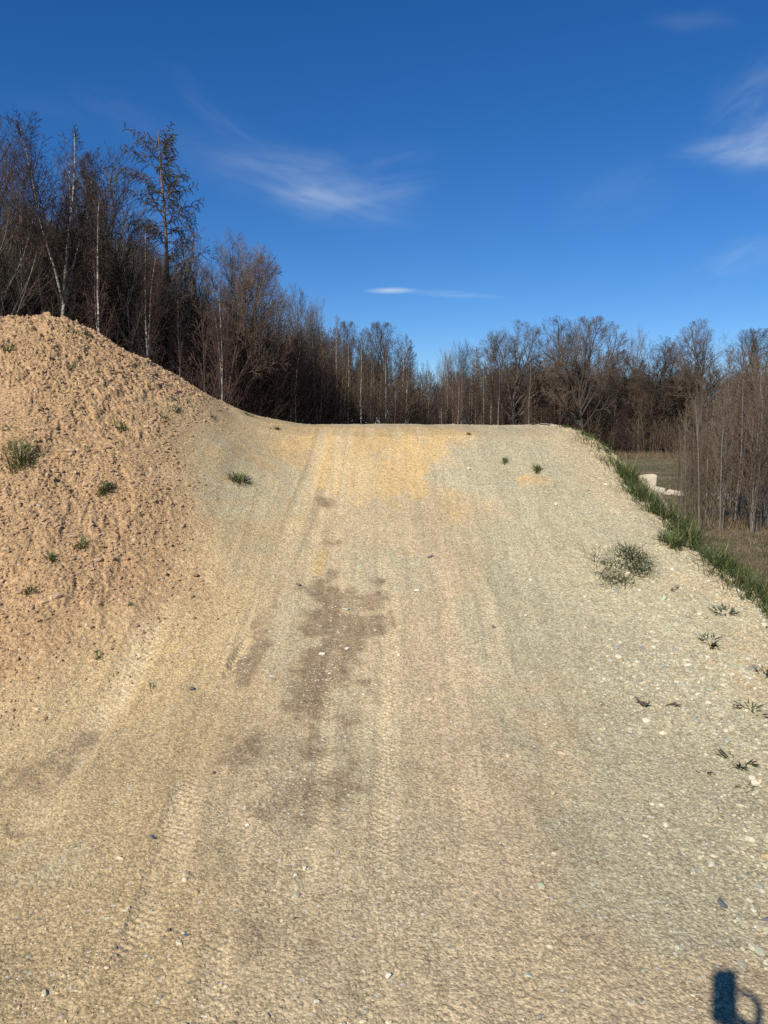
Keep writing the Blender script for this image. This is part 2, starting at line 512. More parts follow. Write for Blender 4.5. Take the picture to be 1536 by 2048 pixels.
def soil_material(name):
    m, t, b = new_mat(name, 0.95, 0.12)
    co = t.add('ShaderNodeTexCoord').outputs['Object']
    z1 = t.add('ShaderNodeSeparateColor'); t.l.new(attr(t, 'zone_a', 'Color'), z1.inputs[0])
    z2 = t.add('ShaderNodeSeparateColor'); t.l.new(attr(t, 'zone_b', 'Color'), z2.inputs[0])
    mw, warm, grey = z1.outputs
    damp, ochre, pink = z2.outputs
    n1 = t.noise(co, 1.3, 5); n2 = t.noise(co, 9, 5, 0.65); n3 = t.noise(co, 45, 4, 0.7)
    base = t.mix(n1, (0.382, 0.298, 0.176), (0.442, 0.350, 0.210))
    wrm = t.mix(n1, (0.378, 0.280, 0.148), (0.438, 0.330, 0.178))
    mnd = t.mix(n2, (0.315, 0.200, 0.102), (0.412, 0.272, 0.144))
    gry = t.mix(n2, (0.310, 0.271, 0.168), (0.408, 0.360, 0.226))
    c = t.mix(t.math('SUBTRACT', 1.0, warm), base, wrm)
    brk = t.math('ADD', t.math('MULTIPLY', t.math('SUBTRACT', n2, 0.5), 1.3), t.math('MULTIPLY', t.math('SUBTRACT', n3, 0.5), 1.1))
    def broken(z, k=1.0):
        return t.math('MULTIPLY', t.ramp(t.math('ADD', z, t.math('MULTIPLY', brk, k)), 0.10, 0.70), t.ramp(z, 0.0, 0.35), clamp=True)
    gm = t.math('MULTIPLY', broken(grey), 0.88)
    c = t.mix(gm, c, gry)
    c = t.mix(t.math('MULTIPLY', broken(pink), 0.8), c, (0.432, 0.332, 0.204))
    c = t.mix(broken(ochre, 0.8), c, (0.480, 0.335, 0.155))
    c = t.mix(attr(t, 'pale'), c, (0.47, 0.375, 0.220))
    trk = t.math('MULTIPLY', attr(t, 'track'), t.ramp(n2, 0.3, 0.6, 0.25, 0.65))
    c = t.mix(trk, c, (0.50, 0.395, 0.235))
    c = t.mix(mw, c, mnd)
    dm = t.math('MULTIPLY', t.math('MULTIPLY', broken(damp, 1.5), t.ramp(t.noise(t.mapping(co, (16, 3.5, 1)), 1.0, 5, 0.7), 0.25, 0.6, 0.62, 1.0)), 1.0)
    c = t.mix(dm, c, (0.235, 0.172, 0.102))
    # mottling and single grains
    mot = t.ramp(n3, 0.25, 0.75, 0.80, 1.20)
    c = t.mix(1.0, c, mot, 'MULTIPLY')
    blot = t.noise(co, 0.7, 6, 0.7)
    c = t.mix(1.0, c, t.ramp(blot, 0.2, 0.8, 0.88, 1.12), 'MULTIPLY')
    # weathered streaks along the direction of travel
    st = t.noise(t.mapping(co, (17.0, 0.8, 0.2)), 1.0, 5, 0.6)
    sm = t.math('SUBTRACT', 1.0, mw)
    c = t.mix(sm, c, t.mix(1.0, c, t.ramp(st, 0.25, 0.75, 0.90, 1.09), 'MULTIPLY'))
    vg = t.add('ShaderNodeTexVoronoi'); t.l.new(co, vg.inputs['Vector']); vg.inputs['Scale'].default_value = 130
    vs = t.add('ShaderNodeSeparateColor'); t.l.new(vg.outputs['Color'], vs.inputs[0])
    grain = t.ramp(vs.outputs[0], 0.0, 1.0, 0.70, 1.28)
    c = t.mix(1.0, c, grain, 'MULTIPLY')
    vb = t.add('ShaderNodeTexVoronoi'); t.l.new(co, vb.inputs['Vector']); vb.inputs['Scale'].default_value = 55
    vbs = t.add('ShaderNodeSeparateColor'); t.l.new(vb.outputs['Color'], vbs.inputs[0])
    disc = t.ramp(vb.outputs['Distance'], 0.30, 0.42, 1.0, 0.0)
    thr = t.ramp(grey, 0.0, 1.0, 0.965, 0.86)
    pale = t.math('MULTIPLY', t.math('GREATER_THAN', vbs.outputs[0], thr), disc)
    c = t.mix(t.math('MULTIPLY', pale, 0.75), c, t.mix(vbs.outputs[1], (0.62, 0.57, 0.46), (0.44, 0.45, 0.38)))
    dark = t.math('MULTIPLY', t.math('LESS_THAN', vbs.outputs[0], 0.035), disc)
    c = t.mix(t.math('MULTIPLY', dark, 0.7), c, t.mix(vbs.outputs[1], (0.16, 0.16, 0.16), (0.20, 0.13, 0.08)))
    t.l.new(c, b.inputs['Base Color'])
    hh = t.math('ADD', t.math('MULTIPLY', t.math('SUBTRACT', 0.6, vg.outputs['Distance']), 0.0035),
                t.math('MULTIPLY', t.noise(co, 260, 3, 0.7), 0.0035))
    hh = t.math('ADD', hh, t.math('MULTIPLY', t.math('MULTIPLY', disc, t.ramp(vbs.outputs[2], 0.3, 1.0)), 0.004))
    bp = t.add('ShaderNodeBump'); bp.inputs['Strength'].default_value = 0.62
    bp.inputs['Distance'].default_value = 1.0
    t.l.new(hh, bp.inputs['Height']); t.l.new(bp.outputs[0], b.inputs['Normal'])
    return m

def field_material():
    m, t, b = new_mat('field_turf', 0.95, 0.1)
    co = t.add('ShaderNodeTexCoord').outputs['Object']
    n1 = t.noise(co, 0.16, 5, 0.6); n2 = t.noise(co, 1.6, 6, 0.7); n3 = t.noise(co, 14, 5, 0.7)
    nl = t.noise(t.mapping(co, (0.05, 0.35, 1)), 1.0, 5, 0.6, 0.5)
    grn = t.mix(n3, (0.075, 0.085, 0.030), (0.150, 0.150, 0.065))
    dry = t.mix(n3, (0.170, 0.120, 0.070), (0.300, 0.225, 0.140))
    c = t.mix(t.ramp(n2, 0.40, 0.62), grn, dry)
    c = t.mix(t.ramp(nl, 0.50, 0.60), c, dry)
    bare = t.ramp(t.math('ADD', nl, t.math('MULTIPLY', n2, 0.3)), 0.74, 0.82)
    c = t.mix(bare, c, (0.36, 0.29, 0.20))
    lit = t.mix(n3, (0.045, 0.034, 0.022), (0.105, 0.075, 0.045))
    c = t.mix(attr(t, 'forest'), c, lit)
    c = t.mix(1.0, c, t.ramp(n3, 0.3, 0.7, 0.8, 1.2), 'MULTIPLY')
    t.l.new(c, b.inputs['Base Color'])
    bp = t.add('ShaderNodeBump'); bp.inputs['Strength'].default_value = 1.0; bp.inputs['Distance'].default_value = 0.12
    t.l.new(n3, bp.inputs['Height']); t.l.new(bp.outputs[0], b.inputs['Normal'])
    return m

MAT_SOIL = soil_material('gravelly_soil')
MAT_FIELD = field_material()

# three pieces of one continuous sheet: the mound, the ramp with the track, the field
mwq = ZN['mw'].ravel()[quads].mean(1); fwq = ZN['fw'].ravel()[quads].mean(1)
Xq = P[quads, 0].mean(1); Yq = P[quads, 1].mean(1)
is_field = fwq > 0.5
is_mound = (~is_field) & (mwq > 0.5)
is_ramp = ~(is_field | is_mound)
FOREST = sstep(-6, -12, GX - 0 * GY + 0.0) * sstep(25, 30, GY) 
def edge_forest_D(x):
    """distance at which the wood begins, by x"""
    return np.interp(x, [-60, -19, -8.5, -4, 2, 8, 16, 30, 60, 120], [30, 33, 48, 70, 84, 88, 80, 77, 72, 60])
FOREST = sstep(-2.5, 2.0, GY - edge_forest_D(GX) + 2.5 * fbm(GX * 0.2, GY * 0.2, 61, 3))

def piece(name, mask, mat, kind='structure'):
    q = quads[mask]
    used = np.zeros(len(P), bool); used[q.ravel()] = True
    remap = np.cumsum(used) - 1
    me = mesh_from(name, P[used], remap[q])
    def fa(nm, arr):
        a = me.attributes.new(nm, 'FLOAT', 'POINT')
        a.data.foreach_set('value', np.ascontiguousarray(arr.ravel()[used], np.float32))
    def ca(nm, r, g, b_):
        a = me.attributes.new(nm, 'FLOAT_COLOR', 'POINT')
        v = np.stack([r.ravel()[used], g.ravel()[used], b_.ravel()[used], np.ones(used.sum())], -1)
        a.data.foreach_set('color', np.ascontiguousarray(v, np.float32).ravel())
    if mat is MAT_SOIL:
        ca('zone_a', ZN['mw'], ZN['warm'], np.clip(ZN['grey'] + 0.35 * ZN['sh'], 0, 1))
        ca('zone_b', ZN['damp'], ZN['ochre'], ZN['pink'])
        fa('pale', ZN['pale']); fa('track', ZN['track'])
    else:
        fa('forest', FOREST)
    return obj(name, me, mat, kind=kind)

piece('dirt_mound', is_mound, MAT_SOIL)
piece('dirt_ramp', is_ramp, MAT_SOIL)
piece('field', is_field, MAT_FIELD)
# ------------------------------------------------------------------ trees
def bark_mat(name, a, b, scale=6.0, rough=0.9, var=0.35):
    m, t, bs = new_mat(name, rough, 0.15)
    co = t.add('ShaderNodeTexCoord').outputs['Object']
    n = t.noise(t.mapping(co, (1, 1, 0.35)), scale, 5, 0.7)
    c = t.mix(t.ramp(n, 0.3, 0.7), a, b)
    oi = t.add('ShaderNodeObjectInfo')
    c = t.mix(1.0, c, t.ramp(oi.outputs['Random'], 0, 1, 1 - var, 1 + var), 'MULTIPLY')
    t.l.new(c, bs.inputs['Base Color'])
    return m

def birch_mat():
    m, t, bs = new_mat('birch_bark', 0.75, 0.25)
    co = t.add('ShaderNodeTexCoord').outputs['Object']
    n = t.noise(t.mapping(co, (2.5, 2.5, 9)), 1.0, 5, 0.75)
    n2 = t.noise(t.mapping(co, (0.6, 0.6, 0.8)), 1.0, 3, 0.6)
    c = t.mix(t.ramp(n, 0.50, 0.60), (0.50, 0.46, 0.39), (0.10, 0.08, 0.07))
    sp = t.add('ShaderNodeSeparateXYZ'); t.l.new(co, sp.inputs[0])
    low = t.ramp(sp.outputs[2], 0.2, 2.6, 1.0, 0.0)
    c = t.mix(t.math('MULTIPLY', low, t.ramp(n2, 0.3, 0.6)), c, (0.14, 0.11, 0.09))
    oi = t.add('ShaderNodeObjectInfo')
    c = t.mix(1.0, c, t.ramp(oi.outputs['Random'], 0, 1, 0.6, 1.15), 'MULTIPLY')
    t.l.new(c, bs.inputs['Base Color'])
    return m

M_BIRCH = birch_mat()
M_TWIG_PURPLE = bark_mat('birch_twig', (0.068, 0.042, 0.034), (0.112, 0.074, 0.057), 2)
M_TWIG_BROWN = bark_mat('brown_twig', (0.070, 0.050, 0.036), (0.120, 0.088, 0.063), 2)
M_TWIG_GREY = bark_mat('grey_twig', (0.080, 0.067, 0.054), (0.140, 0.120, 0.098), 2)
M_BARK_DARK = bark_mat('oak_bark', (0.045, 0.037, 0.030), (0.105, 0.088, 0.070), 9)
M_BARK_GREY = bark_mat('grey_bark', (0.110, 0.098, 0.080), (0.200, 0.180, 0.148), 9)
M_BARK_PINE = bark_mat('larch_bark', (0.150, 0.105, 0.080), (0.250, 0.180, 0.140), 9)
M_LARCH = bark_mat('larch_shoots', (0.085, 0.070, 0.040), (0.150, 0.125, 0.075), 3)
M_SPRUCE = bark_mat('spruce_needles', (0.018, 0.030, 0.016), (0.040, 0.058, 0.030), 1.2)
M_OLIVE = bark_mat('olive_twig', (0.085, 0.070, 0.032), (0.130, 0.110, 0.052), 2)

def rot_about(v, axis, a):
    return Matrix.Rotation(a, 3, axis) @ v

class Tree:
    """collects branch segments; 'w' = wood (trunk and limbs), 'c' = crown (fine twigs)"""
    def __init__(s, seed):
        s.rng = random.Random(seed)
        s.seg = {'w': [], 'c': []}
    def limb(s, p, d, length, r0, r1, n, wander, lift, which):
        pts = [(p.copy(), r0)]
        d = d.normalized(); st = length / n
        for i in range(n):
            j = Vector((s.rng.gauss(0, 1), s.rng.gauss(0, 1), s.rng.gauss(0, 1))) * wander
            d = (d + j + Vector((0, 0, lift))).normalized()
            p = p + d * st
            r = r0 + (r1 - r0) * (i + 1) / n
            s.seg[which].append((pts[-1][0], p.copy(), pts[-1][1], r))
            pts.append((p.copy(), r))
        return pts
    def side_dir(s, d, ang, az):
        d = d.normalized()
        ref = Vector((0, 0, 1)) if abs(d.z) < 0.95 else Vector((1, 0, 0))
        a = d.cross(ref).normalized()
        v = rot_about(d, a, ang)
        return rot_about(v, d, az)
    def spawn(s, pts, lo, hi, count, ang, lenf, rf, P, level):
        """children along a polyline between fractions lo..hi"""
        n = len(pts) - 1
        az = s.rng.uniform(0, 6.28)
        for k in range(count):
            f = lo + (hi - lo) * (k + s.rng.random()) / count
            i = min(int(f * n), n - 1); t = f * n - i
            p = pts[i][0].lerp(pts[i + 1][0], t); r = pts[i][1] * (1 - t) + pts[i + 1][1] * t
            d = pts[i + 1][0] - pts[i][0]
            az += 2.4 + s.rng.uniform(-0.5, 0.5)
            dd = s.side_dir(d, ang * s.rng.uniform(0.7, 1.25), az)
            yield p, dd, lenf(f) * s.rng.uniform(0.65, 1.2), min(r * rf, r), f
    env = None
    def reach(s, p, d):
        """distance from p along d to the outline of the crown"""
        cz, rh, rv = s.env
        q = Vector((p.x / rh, p.y / rh, (p.z - cz) / rv)); e = Vector((d.x / rh, d.y / rh, d.z / rv))
        a = e.dot(e); b = 2 * q.dot(e); c = q.dot(q) - 1
        D = b * b - 4 * a * c
        return 0.0 if D <= 0 else max(0.0, (-b + math.sqrt(D)) / (2 * a))
    def branch(s, p, d, L, r, level, P):
        """recursive; P gives the settings of each level"""
        q = P[level]
        which = q.get('part', 'c')
        if s.env is not None:
            L = min(L, s.reach(p, (d.normalized() + Vector((0, 0, q['lift'] * 2))).normalized()) * s.rng.uniform(0.85, 1.05) + 0.15)
        pts = s.limb(p, d, L, r, max(r * q['taper'], q['rmin']), q['n'], q['wander'], q['lift'], which)
        if level + 1 < len(P):
            nx = P[level + 1]
            for pp, dd, ll, rr, f in s.spawn(pts, q.get('lo', 0.2), 1.0, q['kids'], q['ang'],
                                             lambda f: L * q['lenr'] * (1 - (0.45 if s.env is None else 0.2) * f), q['rr'], P, level):
                s.branch(pp, dd, ll, max(rr, nx['rmin']), level + 1, P)

def segs_mesh(name, segs, sides=3):
    n = len(segs)
    A = np.array([[*a, *b] for a, b, _, _ in segs]); R = np.array([[c, d] for _, _, c, d in segs])
    p0, p1 = A[:, :3], A[:, 3:]
    d = p1 - p0; d /= np.maximum(np.linalg.norm(d, axis=1, keepdims=True), 1e-9)
    ref = np.where(np.abs(d[:, 2:3]) < 0.9, np.array([[0, 0, 1.0]]), np.array([[1.0, 0, 0]]))
    u = np.cross(d, ref); u /= np.linalg.norm(u, axis=1, keepdims=True)
    v = np.cross(d, u)
    V = np.zeros((n, 2, sides, 3))
    for k in range(sides):
        a = 2 * math.pi * k / sides
        o = u * math.cos(a) + v * math.sin(a)
        V[:, 0, k] = p0 + o * R[:, 0:1]
        V[:, 1, k] = p1 + d * (R[:, 1:2] * 0.3) + o * R[:, 1:2]
    base = (np.arange(n) * 2 * sides)[:, None]
    F = []
    for k in range(sides):
        k2 = (k + 1) % sides
        F.append(base + np.array([[k, k2, sides + k2, sides + k]]))
    return mesh_from(name, V.reshape(-1, 3), np.concatenate(F), smooth=sides > 4)

def make_birch(seed, H_=15.0, lean=0.0, fork=False):
    t = Tree(seed); R = t.rng
    r0 = 0.11
    trunk = t.limb(Vector((0, 0, -0.3)), Vector((lean, R.uniform(-0.04, 0.04), 1)), H_ * 0.96, r0, 0.012, 22, 0.028, 0.03, 'w')
    stems = [(trunk, 0.32)]
    if fork:
        i = R.randint(8, 11)
        for sgn in ((1, -1) if fork == 2 else (1,)):
            f2 = t.limb(trunk[i][0], Vector((0.24 * sgn, R.uniform(-0.1, 0.1), 1)), H_ * 0.42, trunk[i][1] * 0.8, 0.012, 12, 0.05, 0.05, 'w')
            stems.append((f2, 0.15))
    P = [dict(n=6, wander=0.05, lift=0.05, taper=0.25, rmin=0.006, kids=9, ang=0.65, lenr=0.42, rr=0.6, part='c', lo=0.15),
         dict(n=5, wander=0.10, lift=-0.02, taper=0.4, rmin=0.005, kids=6, ang=0.7, lenr=0.55, rr=0.7, part='c'),
         dict(n=4, wander=0.10, lift=-0.14, taper=0.6, rmin=0.004, kids=0, ang=0.6, lenr=0.5, rr=0.8, part='c')]
    for st, lo in stems:
        for p, d, L, r, f in t.spawn(st, lo, 0.99, 44, 0.55, lambda f: H_ * 0.22 * (1.08 - f) + 0.35, 0.4, P, 0):
            t.branch(p, d, L, r, 0, P)
    return t

def make_slim(seed, H_=15.0, spread=0.5, twig_lift=0.06):
    """tall broadleaf with steep forking limbs and a fan of fine twigs"""
    t = Tree(seed); R = t.rng
    t.env = (H_ * 0.62, H_ * 0.27 * spread / 0.5, H_ * 0.40)
    trunk = t.limb(Vector((0, 0, -0.3)), Vector((R.uniform(-.05, .05), R.uniform(-.05, .05), 1)), H_ * 0.9, 0.15, 0.02, 18, 0.03, 0.03, 'w')
    P = [dict(n=7, wander=0.06, lift=0.09, taper=0.3, rmin=0.010, kids=8, ang=0.5, lenr=0.5, rr=0.6, part='w', lo=0.2),
         dict(n=5, wander=0.07, lift=twig_lift, taper=0.35, rmin=0.006, kids=6, ang=0.5, lenr=0.5, rr=0.6, part='c', lo=0.15),
         dict(n=4, wander=0.08, lift=twig_lift, taper=0.5, rmin=0.0045, kids=3, ang=0.5, lenr=0.5, rr=0.7, part='c'),
         dict(n=2, wander=0.08, lift=twig_lift, taper=0.6, rmin=0.004, kids=0, ang=0.5, lenr=0.5, rr=0.7, part='c')]
    for p, d, L, r, f in t.spawn(trunk, 0.26, 0.98, 26, spread, lambda f: H_ * 0.46 * (1.12 - f) + 0.8, 0.55, P, 0):
        t.branch(p, d, L, r, 0, P)
    return t

def make_oak(seed, H_=14.0, spread=0.9):
    """broad rounded crown on crooked limbs"""
    t = Tree(seed); R = t.rng
    t.env = (H_ * 0.62, H_ * 0.36 * spread / 0.9, H_ * 0.39)
    trunk = t.limb(Vector((0, 0, -0.4)), Vector((R.uniform(-.1, .1), R.uniform(-.1, .1), 1)), H_ * 0.5, 0.26, 0.15, 8, 0.05, 0.02, 'w')
    P = [dict(n=9, wander=0.11, lift=0.05, taper=0.3, rmin=0.03, kids=8, ang=0.75, lenr=0.50, rr=0.6, part='w', lo=0.25),
         dict(n=6, wander=0.11, lift=0.06, taper=0.35, rmin=0.012, kids=7, ang=0.75, lenr=0.52, rr=0.6, part='w', lo=0.2),
         dict(n=4, wander=0.09, lift=0.05, taper=0.4, rmin=0.008, kids=7, ang=0.6, lenr=0.55, rr=0.6, part='c', lo=0.1),
         dict(n=3, wander=0.09, lift=0.04, taper=0.5, rmin=0.005, kids=4, ang=0.6, lenr=0.6, rr=0.7, part='c', lo=0.1),
         dict(n=2, wander=0.12, lift=0.03, taper=0.6, rmin=0.0045, kids=0, ang=0.7, lenr=0.5, rr=0.7, part='c')]
    for p, d, L, r, f in t.spawn(trunk, 0.42, 1.0, 13, spread * 0.9, lambda f: H_ * 0.62, 0.62, P, 0):
        t.branch(p, (d + Vector((0, 0, 0.5 * f))), L * 0.92, r, 0, P)
    return t

def make_larch(seed, H_=18.0):
    t = Tree(seed); R = t.rng
    trunk = t.limb(Vector((0, 0, -0.3)), Vector((-0.01, 0, 1)), H_, 0.20, 0.02, 26, 0.015, 0.03, 'w')
    P = [dict(n=6, wander=0.10, lift=0.05, taper=0.25, rmin=0.010, kids=14, ang=1.0, lenr=0.34, rr=0.5, part='w', lo=0.2),
         dict(n=5, wander=0.14, lift=-0.16, taper=0.7, rmin=0.009, kids=15, ang=0.9, lenr=0.20, rr=0.9, part='c', lo=0.05),
         dict(n=2, wander=0.1, lift=-0.15, taper=0.5, rmin=0.0095, kids=0, ang=0.5, lenr=0.5, rr=1.0, part='c')]
    def Ln(f):
        if f > 0.90: return 1.5
        if f > 0.72: return 1.75
        return 1.2 + R.random() * 0.8
    for p, d, L, r, f in t.spawn(trunk, 0.70, 0.985, 46, 1.25, Ln, 0.4, P, 0):
        t.branch(p, d, L, r, 0, P)
    for p, d, L, r, f in t.spawn(trunk, 0.38, 0.70, 34, 1.25, Ln, 0.4, P, 0):
        t.branch(p, d, L, r * 0.7, 0, P)
    return t

def make_sapling(seed, H_=5.5):
    """young tree: one thin straight stem with whippy upright shoots"""
    t = Tree(seed); R = t.rng
    P = [dict(n=5, wander=0.05, lift=0.07, taper=0.4, rmin=0.005, kids=6, ang=0.45, lenr=0.45, rr=0.6, part='c', lo=0.1),
         dict(n=3, wander=0.06, lift=0.05, taper=0.5, rmin=0.0035, kids=2, ang=0.5, lenr=0.5, rr=0.7, part='c'),
         dict(n=2, wander=0.06, lift=0.05, taper=0.6, rmin=0.003, kids=0, ang=0.5, lenr=0.5, rr=0.7, part='c')]
    st = t.limb(Vector((0, 0, -0.1)), Vector((R.uniform(-.06, .06), R.uniform(-.06, .06), 1)), H_ * R.uniform(0.9, 1.0), 0.022, 0.005, 14, 0.022, 0.03, 'w')
    for p, d, L, r, f in t.spawn(st, 0.12, 0.98, 22, 0.5, lambda f: H_ * 0.24 * (1.1 - f) + 0.3, 0.45, P, 0):
        t.branch(p, d, L, r, 0, P)
    return t

def spruce_mesh(seed, H_=14.0):
    """dense conifer: whorls of drooping boughs made of many small needle sprays"""
    rng = np.random.default_rng(seed)
    V = []; 
    n = 5200
    h = rng.power(1.0, n) ** 0.9
    rad = (1 - h) * 2.4 + 0.1
    az = rng.uniform(0, 2 * math.pi, n)
    whorl = np.round(h * 26) / 26
    rr = rad * np.sqrt(rng.uniform(0.12, 1, n)) * (0.8 + 0.35 * np.sin(az * 5 + whorl * 40))
    z = 0.8 + whorl * (H_ - 0.8) - rr * 0.32 + rng.normal(0, 0.07, n)
    c = np.stack([rr * np.cos(az), rr * np.sin(az), z], -1)
    out = np.stack([np.cos(az), np.sin(az), np.full(n, -0.35)], -1)
    side = np.stack([-np.sin(az), np.cos(az), rng.normal(0, 0.35, n)], -1)
    s = (0.20 + 0.22 * (1 - h))[:, None] * rng.uniform(0.6, 1.3, (n, 1))
    q = np.stack([c - side * s * 0.45, c + out * s * 0.2 + side * s * 0.1 - np.array([0, 0, 0.1]), c + out * s * 1.3, c + side * s * 0.45], 1)
    F = np.arange(n * 4).reshape(-1, 4)
    return mesh_from('spruce', q.reshape(-1, 3), F, smooth=False)

def proto(t, wood_mat, twig_mat, wsides=6):
    return dict(w=segs_mesh('trunk', t.seg['w'], wsides), c=segs_mesh('crown', t.seg['c'], 3), wm=wood_mat, cm=twig_mat,
                h=max(b.z for _, b, _, _ in t.seg['w'] + t.seg['c']))

PR = {
    'birch_a': proto(make_birch(1), M_BIRCH, M_TWIG_PURPLE),
    'birch_b': proto(make_birch(2, lean=0.05, fork=1), M_BIRCH, M_TWIG_PURPLE),
    'birch_c': proto(make_birch(3, fork=2), M_BIRCH, M_TWIG_PURPLE),
    'birch_d': proto(make_birch(4, lean=-0.06), M_BIRCH, M_TWIG_BROWN),
    'slim_a': proto(make_slim(11), M_BARK_GREY, M_TWIG_BROWN),
    'slim_b': proto(make_slim(12, spread=0.65), M_BARK_DARK, M_TWIG_GREY),
    'slim_c': proto(make_slim(13, spread=0.38, twig_lift=0.1), M_BARK_GREY, M_TWIG_GREY),
    'oak_a': proto(make_oak(21), M_BARK_DARK, M_TWIG_BROWN),
    'oak_b': proto(make_oak(22, spread=0.75), M_BARK_DARK, M_TWIG_BROWN),
    'oak_c': proto(make_oak(23, spread=1.05), M_BARK_DARK, M_TWIG_BROWN),
    'larch': proto(make_larch(31), M_BARK_PINE, M_LARCH),
    'sap_a': proto(make_sapling(41), M_TWIG_BROWN, M_TWIG_PURPLE, 5),
    'sap_b': proto(make_sapling(42), M_TWIG_GREY, M_TWIG_BROWN, 5),
    'sap_c': proto(make_sapling(43), M_TWIG_PURPLE, M_TWIG_PURPLE, 5),
    'sap_o': proto(make_sapling(44), M_BARK_GREY, M_OLIVE, 5),
    'sap_d': proto(make_sapling(45), M_BARK_GREY, M_TWIG_BROWN, 5),
}
for k_, p_ in PR.items():
    p_['w'].materials.append(p_['wm']); p_['c'].materials.append(p_['cm'])

def ground_z(x, y):
    return float(H(np.array([x]), np.array([y]))[0])

def plant(kind, name, x, y, height, rz, label, cat, group=None, wide=1.0):
    p = PR[kind]
    o = bpy.data.objects.new(name, None)
    o.empty_display_size = 0.3
    COL.objects.link(o)
    o.location = (x, y, ground_z(x, y))
    o.rotation_euler = (0, 0, rz)
    s = height / p['h']
    o.scale = (s * wide, s * wide, s)
    tag(o, label, cat, group)
    for nm, me in (('trunk', p['w']), ('crown', p['c'])):
        c = bpy.data.objects.new(nm, me); COL.objects.link(c); c.parent = o
    return o

def plant_px(kind, name, px, top, D, label, cat, group=None, rz=None, wide=1.0):
    x, y, z = far(px, top, D)
    g = ground_z(x, y)
    return plant(kind, name, x, y, z - g, rz if rz is not None else (px * 0.37) % 6.28, label, cat, group, wide)

rnd = random.Random(7)
# the trees one can tell apart: kind, name, px, top py, distance, label
TT = [
 ('slim_a', 'bare_tree', -20, 195, 36, 'dark bare tree cut by the left edge, taller than the forked birch beside it', 1.0),
 ('birch_c', 'birch_tree', 72, 216, 37, 'tall birch with forked white trunk above the rounded top of the mound', 1.15),
 ('slim_a', 'bare_tree', 18, 268, 42, 'spreading dark bare tree just left of the tall forked birch', 0.9),
 ('birch_d', 'birch_tree', 128, 300, 40, 'birch with drooping purple twigs just right of the tall forked birch', 1.0),
 ('birch_a', 'birch_tree', 158, 372, 37, 'slender pale birch standing above the grassy right shoulder of the mound', 0.9),
 ('slim_a', 'bare_tree', 213, 274, 43, 'tall bare tree with fine fan shaped crown, between the forked birch and the larch', 1.25),
 ('slim_c', 'bare_tree', 176, 318, 46, 'narrow grey bare tree left of the fan crowned tree', 1.0),
 ('slim_b', 'bare_tree', 255, 372, 42, 'bare tree with dark forking limbs close left of the larch', 1.0),
 ('birch_b', 'birch_tree', 292, 432, 40, 'white stemmed birch with broken looking top just left of the larch trunk', 0.8),
 ('larch', 'larch_tree', 326, 236, 44, 'tallest ragged larch with dark drooping shoots clustered near its top', 1.2),
 ('birch_d', 'birch_tree', 372, 372, 46, 'birch with weeping purple twigs just right of the larch', 1.0),
 ('birch_a', 'birch_tree', 404, 412, 47, 'thin birch between the larch and the round crowned oak', 0.7),
 ('oak_a', 'oak_tree', 447, 448, 47, 'round crowned bare oak on a bent trunk at the wood edge', 0.78),
 ('oak_b', 'oak_tree', 505, 505, 52, 'smaller bare oak leaning right of the round crowned oak', 0.8),
 ('birch_b', 'birch_tree', 436, 560, 42, 'leaning white birch rising from the low end of the mound crest', 0.7),
 ('slim_c', 'bare_tree', 552, 566, 58, 'grey bare tree with upright twigs right of the two oaks', 0.9),
 ('slim_a', 'bare_tree', 592, 560, 62, 'tallest upright bare tree of the clump sloping down behind the crest', 0.9),
 ('slim_c', 'bare_tree', 628, 590, 64, 'thin upright bare tree at the right end of the sloping clump', 0.8),
 ('birch_c', 'birch_tree', 592, 652, 52, 'birch with three spreading pale stems behind the left end of the crest', 0.9),
 ('birch_a', 'birch_tree', 668, 622, 62, 'tallest straight white birch above the middle of the crest', 0.8),
 ('oak_c', 'bare_tree', 694, 640, 82, 'bushy dark tree top showing right of the straight white birch', 0.55),
 ('birch_d', 'birch_tree', 722, 676, 60, 'slim birch with crooked pale trunk behind the ochre tyre tracks', 0.7),
 ('birch_a', 'birch_tree', 770, 668, 66, 'straight white birch directly behind the middle of the crest', 0.6),
 ('oak_c', 'bare_tree', 762, 642, 84, 'wide bare tree crown above the straight birches', 0.75),
 ('birch_b', 'birch_tree', 818, 664, 80, 'forked pale birch left of the gap in the tree line', 0.7),
 ('slim_c', 'bare_tree', 925, 676, 92, 'feathery grey tree at the dip of the tree line', 0.9),
 ('slim_c', 'bare_tree', 893, 690, 94, 'faint narrow tree on the left side of the dip in the tree line', 0.8),
 ('larch', 'larch_tree', 958, 694, 96, 'small pointed larch right of the dip in the tree line', 0.8),
 ('oak_a', 'oak_tree', 1034, 638, 82, 'first big oak from the left on the far side of the field', 0.95),
 ('oak_b', 'oak_tree', 1104, 629, 82, 'second big oak from the left beyond the right shoulder of the crest', 0.95),
 ('oak_c', 'oak_tree', 1178, 631, 76, 'third big oak from the left standing where the crest drops to the field', 0.85),
 ('slim_b', 'bare_tree', 1266, 650, 82, 'narrow bare tree with upright limbs between the big oaks', 0.6),
 ('oak_a', 'oak_tree', 1310, 668, 80, 'lower wide oak between the narrow tree and the tallest right hand oak', 1.0),
 ('oak_b', 'oak_tree', 1414, 634, 72, 'large round oak rising clear above the thicket right of the field', 0.95),
 ('oak_c', 'oak_tree', 1512, 655, 74, 'oak at the right edge of the picture behind the sapling thicket', 0.8),
 ('oak_c', 'oak_tree', 1228, 700, 86, 'low bushy oak filling the gap before the narrow bare tree', 0.9),
 ('oak_b', 'oak_tree', 1356, 712, 82, 'low dark oak left of the large round oak', 0.9),
 ('slim_a', 'bare_tree', 985, 668, 86, 'thin bare tree against the left side of the first big oak', 0.8),
]
